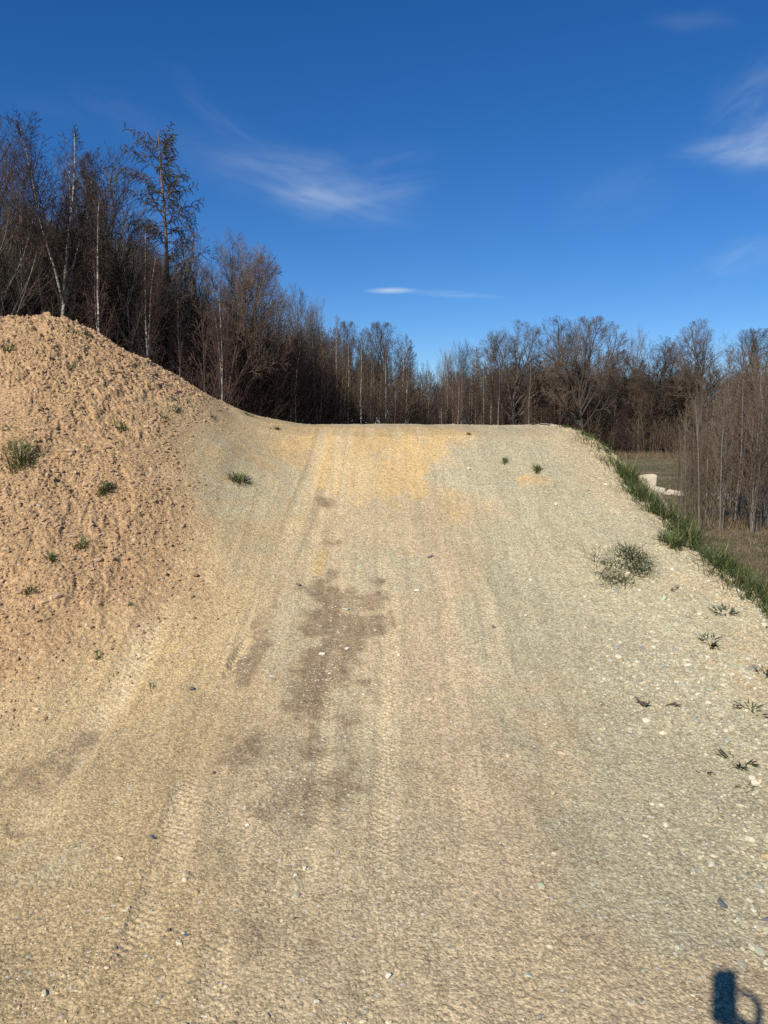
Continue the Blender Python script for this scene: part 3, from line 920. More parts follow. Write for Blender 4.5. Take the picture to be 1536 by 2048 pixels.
for kind, nm, px, top, D, lab, wd in TT:
    cat = nm.replace('_', ' ')
    plant_px(kind, nm, px, top, D, lab, cat, 'trees of the wood around the ramp', wide=wd)

# pale birch stems nothing tells apart, in front of the dark wood
ORD = ['first', 'second', 'third', 'fourth', 'fifth', 'sixth', 'seventh', 'eighth', 'ninth', 'tenth', 'eleventh', 'twelfth', 'thirteenth', 'fourteenth', 'fifteenth',
       'sixteenth', 'seventeenth', 'eighteenth', 'nineteenth', 'twentieth', 'twenty-first', 'twenty-second']
for k, px in enumerate([8, 42, 100, 190, 232, 275, 345, 392, 470, 498, 520, 545, 572, 622, 640, 655, 684, 700, 736, 752, 790, 806]):
    D = float(np.interp(px, [0, 300, 500, 650, 830], [36, 41, 47, 57, 74])) + rnd.uniform(-1.5, 5)
    top = float(np.interp(px, [0, 150, 300, 450, 560, 700, 830], [400, 430, 500, 590, 640, 690, 710])) + rnd.uniform(-30, 40)
    plant_px(rnd.choice(['birch_a', 'birch_d', 'birch_b', 'birch_a']), 'birch_tree', px + rnd.uniform(-6, 6), top, D,
             ORD[k] + ' slender pale birch from the left, standing before the dark wood behind the mound', 'birch tree', 'slender birches in front of the dark wood', wide=0.7)
for k, px in enumerate([846, 858, 868, 878, 886, 897, 906, 914, 922, 934, 946, 955, 968, 980, 996, 1012, 1060, 1128, 1160, 1246, 1282, 1336]):
    plant_px(rnd.choice(['birch_a', 'birch_b', 'birch_d']), 'birch_tree', px, rnd.uniform(716, 752), rnd.uniform(76, 86),
             ORD[k] + ' thin grey white trunk counting right from the dip in the tree line', 'birch tree', 'thin birches across the field', wide=0.62)

# sapling thicket right of the field
def sap_label(kind, px, D):
    hue = {'sap_a': 'reddish purple', 'sap_b': 'dark brown', 'sap_o': 'olive yellow', 'sap_d': 'grey stemmed'}[kind]
    col = ['at the left end of the thicket', 'left of the middle of the thicket', 'right of the middle of the thicket', 'at the right end of the thicket'][min(3, max(0, int((px - 1376) / 42)))]
    row = 'front row' if D < 20 else ('middle row' if D < 25 else 'back row')
    return hue + ' sapling in the ' + row + ', ' + col
for i in range(100):
    f = rnd.random()
    px = 1362 + 230 * f ** 0.85
    D = rnd.uniform(15.5, 30)
    kk_ = rnd.choice(['sap_a', 'sap_b', 'sap_d', 'sap_b', 'sap_o', 'sap_d'])
    top = float(np.interp(px, [1370, 1420, 1480, 1540, 1600], [800, 742, 705, 690, 680])) + rnd.uniform(-30, 120)
    plant_px(kk_, 'sapling', px, top, D,
             sap_label(kk_, px, D), 'sapling', 'saplings of the thicket right of the field', wide=1.1)

# -------- the wood behind, one mass
lib = bpy.data.collections.new('woodland_kinds')      # kept out of the scene: instanced below
def joined(kind, nm):
    p = PR[kind]
    vs = []; fs_ = []; mi = []; off_ = 0
    for k_, me in enumerate((p['w'], p['c'])):
        v = np.zeros(len(me.vertices) * 3, np.float32); me.vertices.foreach_get('co', v)
        l = np.zeros(len(me.loops), np.int32); me.loops.foreach_get('vertex_index', l)
        vs.append(v.reshape(-1, 3) / p['h']); fs_.append(l.reshape(-1, 4) + off_); mi += [k_] * len(me.polygons)
        off_ += len(me.vertices)
    me = mesh_from(nm, np.concatenate(vs), np.concatenate(fs_))
    me.polygons.foreach_set('material_index', np.array(mi, np.int32))
    me.materials.append(p['wm']); me.materials.append(p['cm'])
    o = bpy.data.objects.new(nm, me); lib.objects.link(o)
    return o
KINDS = ['birch_a', 'birch_d', 'slim_a', 'slim_b', 'oak_a', 'oak_c', 'sap_a', 'sap_c', 'sap_o']
for i, k_ in enumerate(KINDS):
    joined(k_, 'k%02d' % i)
sm = spruce_mesh(5); 
v = np.zeros(len(sm.vertices) * 3, np.float32); sm.vertices.foreach_get('co', v); sm.vertices.foreach_set('co', v / 14.0)
sm.materials.append(M_SPRUCE)
so = bpy.data.objects.new('k%02d' % len(KINDS), sm); lib.objects.link(so)
SPR = len(KINDS)

def scatter_object(name, pts, label, cat=None, kind='stuff'):
    """pts: x, y, z, height, width factor, rz, kind index"""
    a = np.array(pts, float)
    me = bpy.data.meshes.new(name)
    me.vertices.add(len(a)); me.vertices.foreach_set('co', a[:, :3].astype(np.float32).ravel())
    at_ = me.attributes.new('kind_index', 'INT', 'POINT'); at_.data.foreach_set('value', a[:, 6].astype(np.int32))
    at_ = me.attributes.new('rz', 'FLOAT', 'POINT'); at_.data.foreach_set('value', a[:, 5].astype(np.float32))
    at_ = me.attributes.new('size', 'FLOAT_VECTOR', 'POINT')
    at_.data.foreach_set('vector', np.stack([a[:, 3] * a[:, 4], a[:, 3] * a[:, 4], a[:, 3]], -1).astype(np.float32).ravel())
    o = obj(name, me, label=label, cat=cat, kind=kind)
    g = bpy.data.node_groups.new(name, 'GeometryNodeTree')
    g.interface.new_socket('Geometry', in_out='INPUT', socket_type='NodeSocketGeometry')
    g.interface.new_socket('Geometry', in_out='OUTPUT', socket_type='NodeSocketGeometry')
    N = g.nodes; L = g.links
    gi = N.new('NodeGroupInput'); go = N.new('NodeGroupOutput')
    ci = N.new('GeometryNodeCollectionInfo'); ci.inputs[0].default_value = lib
    ci.inputs[1].default_value = True; ci.inputs[2].default_value = True
    ip = N.new('GeometryNodeInstanceOnPoints')
    def named(nm, ty):
        n = N.new('GeometryNodeInputNamedAttribute'); n.data_type = ty; n.inputs[0].default_value = nm
        return n.outputs[0]
    cx = N.new('ShaderNodeCombineXYZ')
    L.new(named('rz', 'FLOAT'), cx.inputs[2])
    L.new(gi.outputs[0], ip.inputs['Points']); L.new(ci.outputs[0], ip.inputs['Instance'])
    ip.inputs['Pick Instance'].default_value = True
    L.new(named('kind_index', 'INT'), ip.inputs['Instance Index'])
    L.new(cx.outputs[0], ip.inputs['Rotation']); L.new(named('size', 'FLOAT_VECTOR'), ip.inputs['Scale'])
    L.new(ip.outputs[0], go.inputs[0])
    md = o.modifiers.new('scatter', 'NODES'); md.node_group = g
    return o

def wood_limit(px):      # the lowest the skyline of the mass may rise (photo py), by photo px
    return float(np.interp(px, [-400, 0, 60, 140, 220, 300, 360, 420, 500, 560, 640, 700, 760, 830, 880, 960, 1040, 1200, 1300, 1420, 1536, 1900],
                           [360, 370, 395, 430, 450, 475, 500, 545, 600, 628, 652, 684, 694, 714, 724, 722, 722, 724, 730, 730, 726, 710]))
pts = []
rr_ = random.Random(99)
def mass(n, px0, px1, depth, kinds, lo, hi, wide):
    for _ in range(n):
        px = rr_.uniform(px0, px1)
        d = ray(px, 870); dx = d[0] / d[1]
        # wood edge along this direction
        D = 30.0
        while D < 120 and D < edge_forest_D(dx * D): D += 1.0
        D += 2 + depth * rr_.random() ** 1.1
        x = dx * D
        top = wood_limit(px) + rr_.uniform(lo, hi) 
        z = far(px, top, D)[2]
        g = ground_z(x, D)
        h = max(2.0, z - g)
        pts.append((x, D, g, h, wide * rr_.uniform(0.8, 1.2), rr_.uniform(0, 6.28), rr_.choice(kinds)))
mass(330, -380, 830, 26, [0, 1, 0, 2, 3, 2, 4], -10, 90, 0.8)
mass(230, 830, 1900, 26, [0, 1, 2, 3, 4, 5, 0], 0, 45, 0.8)
mass(130, -380, 830, 30, [SPR], 90, 230, 1.1)
mass(110, 830, 1900, 45, [SPR], 60, 110, 1.1)
scatter_object('woodland', pts, 'dense bare wood behind the front trees, purple brown twigs over dark trunks')
pts = []
mass(240, -300, 830, 9, [6, 7, 6, 8], 120, 330, 1.5)
for _ in range(150):
    px = rr_.uniform(400, 850); D = float(np.interp(px, [400, 500, 650, 850], [44, 48, 58, 76])) + rr_.uniform(-2, 4)
    top = float(np.interp(px, [400, 500, 600, 700, 850], [600, 620, 668, 705, 735])) + rr_.uniform(0, 60)
    x, y, z = far(px, top, D); g = ground_z(x, y)
    pts.append((x, y, g, z - g, 1.5, rr_.uniform(0, 6), rr_.choice([6, 7, 6, 8] if px > 640 else [6, 7])))
for _ in range(210):
    px = rr_.uniform(840, 1700); D = rr_.uniform(78, 90)
    if px > 1400: D = rr_.uniform(60, 80)
    top = rr_.uniform(742, 840)
    x, y, z = far(px, top, D); g = ground_z(x, y)
    pts.append((x, y, g, z - g, 1.5, rr_.uniform(0, 6), rr_.choice([6, 7, 8, 6, 7])))
for _ in range(150):
    px = rr_.uniform(1150, 1500); D = rr_.uniform(75, 82)
    x, y, z = far(px, rr_.uniform(810, 885), D); g = ground_z(x, y)
    pts.append((x, y, g, max(1.0, z - g), 2.2, rr_.uniform(0, 6), rr_.choice([6, 7, 8])))
scatter_object('undergrowth', pts, 'young twiggy undergrowth filling the edge of the wood between the trunks')
# ------------------------------------------------------------------ helpers for things on the ground
def zz(x, y):
    """height of the built ground sheet, vectorised"""
    x = np.asarray(x, float); y = np.asarray(y, float)
    j = np.clip(np.searchsorted(ys, y), 1, NY - 1)
    w = np.clip(y, 1.25, 9.3) + 1.0
    i = np.clip(np.searchsorted(fs, x / w), 1, NX - 1)
    fy = (y - ys[j - 1]) / (ys[j] - ys[j - 1]); fx = (x / w - fs[i - 1]) / (fs[i] - fs[i - 1])
    return ((GZ[j - 1, i - 1] * (1 - fx) + GZ[j - 1, i] * fx) * (1 - fy) + (GZ[j, i - 1] * (1 - fx) + GZ[j, i] * fx) * fy)

def blade_mesh(name, roots, hgt, width, lean, az, curl, z0=None, nseg=4, dry=None, org=(0, 0, 0)):
    """curved tapering grass blades. roots (n,2) world; the rest per blade arrays"""
    n = len(roots)
    if z0 is None:
        z0 = zz(roots[:, 0], roots[:, 1]) - 0.006
    T = np.linspace(0, 1, nseg + 1)
    V = np.zeros((n, nseg + 1, 2, 3))
    hx, hy = np.cos(az), np.sin(az)
    px_, pz_ = np.zeros(n), np.zeros(n)
    wd = np.stack([-hy, hx, np.zeros(n)], -1)
    for k, tt in enumerate(T):
        if k:
            a = lean + curl * (tt - 0.5 / nseg)
            px_ = px_ + np.sin(a) * hgt / nseg; pz_ = pz_ + np.cos(a) * hgt / nseg
        c = np.stack([roots[:, 0] + hx * px_, roots[:, 1] + hy * px_, z0 + pz_], -1)
        w = (width * (1 - tt ** 1.6) * 0.5 + 0.0004)[:, None]
        V[:, k, 0] = c - wd * w; V[:, k, 1] = c + wd * w
    V = V.reshape(-1, 3) - np.array(org)
    b = (np.arange(n) * 2 * (nseg + 1))[:, None]
    F = np.concatenate([b + np.array([[2 * k, 2 * k + 1, 2 * k + 3, 2 * k + 2]]) for k in range(nseg)])
    me = mesh_from(name, V, F, True)
    tone = np.random.default_rng(n + 5).uniform(0, 1, n) if dry is None else dry
    a = me.attributes.new('dry', 'FLOAT', 'POINT')
    a.data.foreach_set('value', np.repeat(tone, 2 * (nseg + 1)).astype(np.float32))
    return me

def grass_mat(name, g1, g2, d1, lim):
    m, t, b = new_mat(name, 0.6, 0.25)
    dr = attr(t, 'dry')
    co = t.add('ShaderNodeTexCoord').outputs['Object']
    n = t.noise(co, 14, 3)
    c = t.mix(n, g1, g2)
    c = t.mix(t.ramp(dr, lim, min(lim + 0.03, 1.01)), c, d1)
    t.l.new(c, b.inputs['Base Color'])
    b.inputs['Transmission Weight'].default_value = 0.0
    tr = t.add('ShaderNodeBsdfTranslucent'); t.l.new(c, tr.inputs[0])
    mx = t.add('ShaderNodeMixShader'); mx.inputs[0].default_value = 0.25
    out = t.n['Material Output']
    t.l.new(b.outputs[0], mx.inputs[1]); t.l.new(tr.outputs[0], mx.inputs[2]); t.l.new(mx.outputs[0], out.inputs[0])
    return m
M_GRASS = grass_mat('green_grass', (0.046, 0.072, 0.018), (0.125, 0.155, 0.046), (0.30, 0.24, 0.13), 0.86)
M_GRASS_DULL = grass_mat('dull_grass', (0.040, 0.064, 0.024), (0.090, 0.120, 0.045), (0.26, 0.23, 0.14), 0.86)
M_WEED = grass_mat('weed_leaf', (0.035, 0.055, 0.030), (0.075, 0.100, 0.055), (0.20, 0.19, 0.11), 0.93)
M_DRY = grass_mat('dry_grass', (0.16, 0.11, 0.065), (0.27, 0.20, 0.12), (0.08, 0.09, 0.03), 0.85)

def tuft(px, py, rpx, n, h, label, name='grass_tuft', cat='grass tuft', mat=None, width=0.0035, lean=(0.1, 1.1), curl=(0.2, 1.2), ring=False, group='grass tufts on the bare ground', seed=0, flat=1.0):
    x, y, z = at(px, py)
    rg = np.random.default_rng(int(px * 7 + py * 3 + seed))
    R = rpx / FPX * y
    n = int(n * 1.5); h *= 1.05; width *= 1.25
    q = np.sqrt(rg.uniform(0.35 if ring else 0, 1, n)); az = rg.uniform(0, 2 * math.pi, n)
    if ring:
        az = 2.0 + (az / (2 * math.pi)) * 5.0
    nb = max(3, n // 12)
    cl_ = rg.normal(0, 0.55, (nb, 2)); ci_ = rg.integers(0, nb, n)
    ex = q * np.cos(az) * (1.0 if ring else 0.35) + (0 if ring else cl_[ci_, 0] * 0.7)
    ey = q * np.sin(az) * (1.0 if ring else 0.35) + (0 if ring else cl_[ci_, 1] * 0.7)
    rx_ = x + ex * R * 0.72; ry_ = y + ey * R * 0.9 * flat
    out = np.arctan2(ry_ - y, rx_ - x) + rg.normal(0, 0.7, n)
    roots = np.stack([rx_, ry_], -1)
    me = blade_mesh(name, roots, h * rg.uniform(0.45, 1.15, n), width * rg.uniform(0.6, 1.3, n), rg.uniform(*lean, n), out, rg.uniform(*curl, n),
                    org=(x, y, float(zz(x, y))))
    return obj(name, me, mat or M_GRASS, loc=(x, y, float(zz(x, y))), label=label, cat=cat, group=group)

TUFTS = [
 (14, 704, 20, 90, 0.075, 'small dark tuft high on the mound by the left edge of the picture'),
 (146, 746, 15, 90, 0.06, 'small round tuft high on the mound below its grassy shoulder'),
 (350, 822, 12, 60, 0.05, 'upper tuft of the pair near the low end of the mound crest'),
 (332, 836, 16, 50, 0.04, 'lower sparse tuft of the pair near the low end of the mound crest'),
 (238, 856, 22, 110, 0.06, 'wide flat tuft in the middle of the upper mound slope'),
 (40, 925, 52, 420, 0.085, 'biggest tuft on the mound, dark and shaggy, near the left edge'),
 (18, 868, 12, 40, 0.04, 'thin tuft just above the biggest shaggy tuft on the mound'),
 (207, 990, 17, 130, 0.07, 'compact dark green tuft alone at the middle of the mound slope'),
 (179, 908, 7, 30, 0.035, 'tiny tuft above the compact dark tuft of the mound'),
 (281, 1034, 7, 26, 0.03, 'tiny tuft to the lower right of the compact dark tuft'),
 (164, 1105, 15, 90, 0.06, 'dark tuft at the top of the crumbled crack in the mound'),
 (98, 1132, 14, 60, 0.05, 'faint tuft on rough lumps left of the crack in the mound'),
 (60, 1196, 14, 60, 0.05, 'small tuft low on the mound on rough ground near the left edge'),
 (262, 1221, 8, 34, 0.03, 'tiny green tuft at the foot of the crumbled crack'),
 (197, 1314, 13, 34, 0.035, 'low sprawling tuft where the mound meets the flat ground'),
 (302, 1376, 9, 16, 0.03, 'withered little tuft on smooth tan ground below the mound'),
 (478, 962, 24, 170, 0.085, 'lone tuft on the left part of the ramp, olive and spiky'),
 (550, 860, 10, 60, 0.045, 'tiny tuft at the left end of the crest line'),
 (937, 873, 7, 40, 0.04, 'tiny tuft just under the crest right of the ochre patch'),
 (1007, 928, 11, 60, 0.06, 'small tuft on grey gravel, the left of two under the right shoulder'),
 (1075, 944, 17, 90, 0.065, 'wider tuft on grey gravel, the right of two under the right shoulder'),
 (1200, 1403, 5, 16, 0.02, 'very tiny green sprig on the gravel right of the track'),
 (430, 838, 10, 40, 0.04, 'sparse tuft on the dark edge where the mound crest runs into the ramp'),
 (498, 833, 16, 60, 0.05, 'low grass sprawling along the last bit of the mound crest'),
]
for px, py, r_, n, h, lab in TUFTS:
    tuft(px, py, r_, n, h, lab)
tuft(168, 676, 34, 260, 0.05, 'long low strip of grass on the shoulder of the mound skyline', flat=0.5)
def wispy():
    g_ = np.random.default_rng(77); R_ = []; A_ = []
    for px, py, rx, ry, n in ((1200, 1128, 12, 20, 60), (1212, 1155, 16, 10, 60), (1238, 1166, 26, 8, 120), (1222, 1142, 14, 16, 40), (1262, 1120, 26, 16, 260), (1272, 1142, 22, 14, 200), (1250, 1105, 20, 8, 70), (1290, 1128, 12, 18, 70)):
        cx_, cy__, ex, ey = ell(px, py, rx, ry)
        n = int(n * 1.5); ex *= 1.35; ey *= 1.3
        R_.append(np.stack([cx_ + g_.normal(0, .5, n) * ex, cy__ + g_.normal(0, .5, n) * ey], -1)); A_.append(g_.uniform(0, 6.28, n))
    R_ = np.concatenate(R_); n = len(R_)
    x, y, _ = at(1240, 1138); z = float(zz(x, y))
    me = blade_mesh('grass_patch', R_, 0.085 * g_.uniform(0.4, 1.3, n), 0.0042 * g_.uniform(0.6, 1.3, n), g_.uniform(0.55, 1.35, n), np.concatenate(A_), g_.uniform(-0.2, 0.8, n), org=(x, y, z))
    obj('grass_patch', me, M_GRASS_DULL, loc=(x, y, z), label='large wispy open patch of grey green grass lying on the gravel', cat='grass patch')
wispy()
tuft(1262, 962, 30, 380, 0.20, 'bushy bright clump standing on the edge above the concrete rubble', lean=(0.0, 0.8), curl=(0.2, 1.2), name='grass_clump', cat='grass clump', group='grass clumps on the right edge of the ramp')
tuft(1345, 1088, 30, 260, 0.13, 'dark clump at the inner side of the grassy edge above the wispy ring', lean=(0.2, 1.1), name='grass_clump', cat='grass clump', group='grass clumps on the right edge of the ramp')
WEEDS = [(1452, 1230, 30, 16, 0.055, 'flat leafed weed on gravel just below the grassy right edge'),
         (1425, 1283, 22, 16, 0.055, 'dark star shaped weed on the gravel, below the upper flat weed'),
         (1502, 1416, 22, 12, 0.045, 'weed with few broad leaves near the right edge of the picture'),
         (1468, 1518, 30, 14, 0.045, 'sprawling dark weed beside a tan stone at the right edge'),
         (1530, 1345, 16, 16, 0.05, 'weed half cut off by the right edge of the picture'),
         (1408, 1545, 12, 5, 0.03, 'single pair of green leaves left of the sprawling weed'),
         (1490, 1570, 18, 7, 0.03, 'few loose green leaves below the sprawling weed'),
         (1340, 1175, 12, 8, 0.03, 'dark leafy bit between the wispy ring and the grassy edge')]
for px, py, r_, n, h, lab in WEEDS:
    tuft(px, py, r_ * 1.2, int(n * 3), h * 1.15, lab, name='weed', cat='weed', mat=M_WEED, width=0.008, lean=(0.7, 1.45), curl=(0.0, 0.4), group='broad leafed weeds on the gravel')

# grass growing along the outer edge of the ramp
rg = np.random.default_rng(17)
ncl = 520
cy_ = rg.uniform(3.3, 7.9, ncl)
bp_w = [at(a, b) for a, b in ((1150, 880), (1235, 962), (1335, 1066), (1400, 1150), (1475, 1205), (1534, 1245))]
byy = np.array([p[1] for p in bp_w])[::-1]; bxx = np.array([p[0] for p in bp_w])[::-1]
inner = np.interp(cy_, byy, bxx) - edge_x(cy_)
ct_ = inner + rg.uniform(0.0, 1.0, ncl) * (0.85 + 0.35 * sstep(6.0, 5.0, cy_))
cln = fbm(cy_ * 1.5, ct_ * 2.2, 201, 3)
keep = (ct_ > inner + 0.16 * (0.5 + vnoise(cy_ * 2.3, cy_ * 0, 202))) & (cln > -0.16 + 0.30 * sstep(6.3, 6.9, cy_))
cy_, ct_ = cy_[keep], ct_[keep]
cxx = edge_x(cy_) + ct_
nb_ = 58
ci_ = np.repeat(np.arange(len(cy_)), nb_)
big = np.repeat(rg.uniform(0.5, 1.15, len(cy_)), nb_)
offx = rg.normal(0, 0.05, len(ci_)); offy = rg.normal(0, 0.06, len(ci_))
roots = np.stack([cxx[ci_] + offx, cy_[ci_] + offy], -1)
hb = 0.20 * big * (1 - 0.45 * sstep(6.3, 6.9, roots[:, 1])) * rg.uniform(0.5, 1.2, len(ci_)) * (1 - 0.35 * sstep(6.6, 7.4, roots[:, 1]))
dry = rg.uniform(0, 1, len(ci_)) * 0.93 + 0.10 * np.repeat(rg.uniform(0, 1, len(cy_)), nb_)
me = blade_mesh('grass', roots, hb, rg.uniform(0.003, 0.006, len(ci_)), rg.uniform(0.05, 1.0, len(ci_)), np.arctan2(offy, offx) + rg.normal(0, 0.6, len(ci_)),
                rg.uniform(0.2, 1.4, len(ci_)), dry=dry)
obj('grass', me, M_GRASS, label='green grass growing all along the outer right edge of the ramp', kind='stuff')

# dry reeds before the far wood, dead grass over the field
def dryfield(name, n, pxr, Dr, hr, label, wd, mat):
    px = rg.uniform(*pxr, n); D = rg.uniform(Dr[0], Dr[1], n)
    x = (px - 768) / FPX / (math.cos(PITCH) + 0.0) * D
    roots = np.stack([x, D], -1)
    patch = vnoise(x * 0.5, D * 0.25, 77) + 0.5 * vnoise(x * 1.7, D * 1.1, 78)
    k_ = patch > -0.12
    roots = roots[k_]; m_ = len(roots)
    me = blade_mesh(name, roots, rg.uniform(*hr, m_), rg.uniform(wd * 0.6, wd * 1.4, m_), rg.uniform(0.0, 0.7, m_), rg.uniform(0, 6.28, m_), rg.uniform(0, 0.8, m_), nseg=3)
    obj(name, me, mat, label=label, kind='stuff')
dryfield('reeds', 9000, (1000, 1620), (66, 76), (0.35, 0.9), 'strip of pale dry reeds at the foot of the far wood', 0.03, M_DRY)
dryfield('dead_grass', 42000, (1180, 1700), (9, 34), (0.02, 0.10), 'dead tan grass scattered over the low field and under the thicket', 0.010, M_DRY)
dryfield('thicket_brush', 14000, (1370, 1750), (17, 34), (0.10, 0.45), 'brown brush and dead stalks between the stems of the thicket', 0.012, M_DRY)
dryfield('field_grass', 26000, (1100, 1700), (18, 64), (0.05, 0.20), 'short green grass in patches over the low field', 0.016, M_GRASS_DULL)

# ------------------------------------------------------------------ gravel
def ico(sub):
    import bmesh
    bm = bmesh.new(); bmesh.ops.create_icosphere(bm, subdivisions=sub, radius=1.0)
    v = np.array([x.co[:] for x in bm.verts]); f = np.array([[a.index for a in p.verts] for p in bm.faces]); bm.free()
    return v, f
ICO1, ICO2 = ico(1), ico(2)

def stones_mesh(name, X, Y, size, tone, shape, seed, sink=0.25, smooth=False):
    v0, f0 = shape
    g = np.random.default_rng(seed)
    n = len(X); m = len(v0)
    bump = g.uniform(0.72, 1.18, (n, m, 1))
    V = v0[None] * bump
    ax = np.stack([g.uniform(0.75, 1.35, n), g.uniform(0.6, 1.0, n), g.uniform(0.35, 0.75, n)], -1)[:, None]
    V = V * ax * (size[:, None, None] * 0.5)
    a = g.uniform(0, 6.28, n); b = g.normal(0, 0.25, n)
    ca, sa, cb, sb = np.cos(a)[:, None], np.sin(a)[:, None], np.cos(b)[:, None], np.sin(b)[:, None]
    x, y, z = V[..., 0], V[..., 1], V[..., 2]
    y2 = y * cb - z * sb; z2 = y * sb + z * cb
    V = np.stack([x * ca - y2 * sa, x * sa + y2 * ca, z2], -1)
    z0 = zz(X, Y) + size * 0.5 * (0.5 - sink * 1.6)
    V = V + np.stack([X, Y, z0], -1)[:, None]
    F = (np.arange(n) * m)[:, None, None] + f0[None]
    me = mesh_from(name, V.reshape(-1, 3), F.reshape(-1, 3), smooth)
    c = me.attributes.new('tone', 'FLOAT_COLOR', 'POINT')
    cc = np.concatenate([np.repeat(tone, m, 0), np.ones((n * m, 1))], 1)
    c.data.foreach_set('color', cc.astype(np.float32).ravel())
    return me

def stone_mat():
    m, t, b = new_mat('gravel_stone', 0.85, 0.25)
    co = t.add('ShaderNodeTexCoord').outputs['Object']
    n = t.noise(co, 220, 4, 0.7)
    c = t.mix(1.0, attr(t, 'tone', 'Color'), t.ramp(n, 0.3, 0.7, 0.82, 1.16), 'MULTIPLY')
    t.l.new(c, b.inputs['Base Color'])
    return m
M_STONE = stone_mat()

PAL_TAN = np.array([(0.43, 0.33, 0.21), (0.47, 0.38, 0.25), (0.38, 0.28, 0.17), (0.52, 0.44, 0.31), (0.33, 0.28, 0.20)]) * np.array([1, 1, 0.9])
PAL_GREY = np.array([(0.40, 0.37, 0.27), (0.33, 0.34, 0.27), (0.47, 0.43, 0.33), (0.54, 0.51, 0.41), (0.27, 0.27, 0.24), (0.37, 0.33, 0.25), (0.44, 0.42, 0.32)]) * np.array([1.0, 0.97, 0.88])
PAL_MND = np.array([(0.40, 0.265, 0.145), (0.45, 0.31, 0.175), (0.36, 0.24, 0.135), (0.49, 0.36, 0.21), (0.41, 0.29, 0.19)]) * np.array([0.88, 0.85, 0.84])
def palette(g, pal, n, jit=0.10):
    return np.clip(pal[g.integers(0, len(pal), n)] * g.uniform(1 - jit, 1 + jit, (n, 1)), 0, 0.7)

g = np.random.default_rng(5)
def zones(X, Y):
    ramp, m, fld = base_parts(X, Y)
    return m - ramp, X - edge_x(Y)
# stones over the ramp
N = 260000
Y = 1.3 + 7.4 * g.uniform(0, 1, N) ** 1.25; X = g.uniform(-3.0, 2.9, N)
mr, te = zones(X, Y)
ok = (mr < 0.05) & (te < 0.35)
dens = 0.05 + 0.85 * sstep(0.4, 1.7, X + 0.7 * fbm(X * 1.1, Y * 1.1, 16, 3)) + 0.12 * sstep(-1.2, -1.8, X) + 0.15 * sstep(3.0, 2.0, Y) + 0.35 * sstep(-0.5, 0, te)
dens = dens * (0.25 + 1.1 * sstep(-0.15, 0.45, fbm(X * 2.3, Y * 2.3, 18, 4)))
ok &= g.uniform(0, 1, N) < dens
X, Y, te = X[ok], Y[ok], te[ok]
n = len(X)
greyish = g.uniform(0, 1, n) < 0.22 + 0.7 * sstep(0.2, 1.0, X)
tone = np.where(greyish[:, None], palette(g, PAL_GREY, n), palette(g, PAL_TAN, n))
size = np.exp(g.normal(math.log(0.0062), 0.52, n)) * (1 + 0.9 * sstep(0.7, 1.7, X) * sstep(5.8, 3.8, Y) + 0.4 * sstep(-0.3, 0.1, te))
size = np.clip(size, 0.003, 0.042)
small = size < 0.013
obj('gravel', stones_mesh('gravel', X[small], Y[small], size[small], tone[small], ICO1, 6, 0.3), M_STONE,
    label='fine loose gravel strewn over the ramp, greyer and denser to the right', kind='stuff')
b_ = ~small
obj('pebbles', stones_mesh('pebbles', X[b_], Y[b_], size[b_], tone[b_], ICO2, 7, 0.3), M_STONE,
    label='coarser pebbles lying between the fine gravel of the ramp', kind='stuff')
# crumbs of earth on the mound
N = 120000
Y = g.uniform(2.6, 8.4, N); X = g.uniform(-5.4, -0.9, N)
mr, te = zones(X, Y)
ok = (mr > -0.12) & (g.uniform(0, 1, N) < 0.25 + 0.75 * sstep(0.0, 0.6, mr)) & (g.uniform(0, 1, N) < 0.35 + 0.65 * sstep(-0.2, 0.2, fbm(X * 1.9, Y * 1.9, 19, 4)))
ok &= (X > -0.60 * Y - 0.8) & (sstep(-1.25, -2.15, X - 0.45 * sstep(6.2, 4.6, Y) + 0.35 * fbm(X * 2.2, Y * 2.2, 13, 4)) > g.uniform(0.05, 0.9, N))
X, Y = X[ok], Y[ok]; n = len(X)
size = np.clip(np.exp(g.normal(math.log(0.0125), 0.50, n)), 0.005, 0.06)
obj('soil_crumbs', stones_mesh('soil_crumbs', X, Y, size, palette(g, PAL_MND, n), ICO1, 8, 0.2), M_STONE,
    label='crumbly lumps of tan earth covering the mound slope', kind='stuff')
# pale chips showing in the damp hollow
N = 2600
X = []; Y = []
for cx_, cy0_, rx0, ry0 in (ell(680, 1290, 100, 160), ell(650, 1370, 80, 70), ell(590, 1580, 110, 60), ell(470, 1370, 90, 140)):
    X.append(cx_ + g.normal(0, 0.55, 300) * rx0); Y.append(cy0_ + g.normal(0, 0.55, 300) * ry0)
X = np.concatenate(X); Y = np.concatenate(Y); n = len(X)
size = np.clip(np.exp(g.normal(math.log(0.010), 0.45, n)), 0.004, 0.03)
obj('stone_chips', stones_mesh('stone_chips', X, Y, size, palette(g, np.array([(0.50, 0.46, 0.34), (0.44, 0.42, 0.31), (0.56, 0.50, 0.38)]), n), ICO2, 9, 0.62), M_STONE,
    label='pale stone chips pressed into the damp brown patch of the track', kind='stuff')

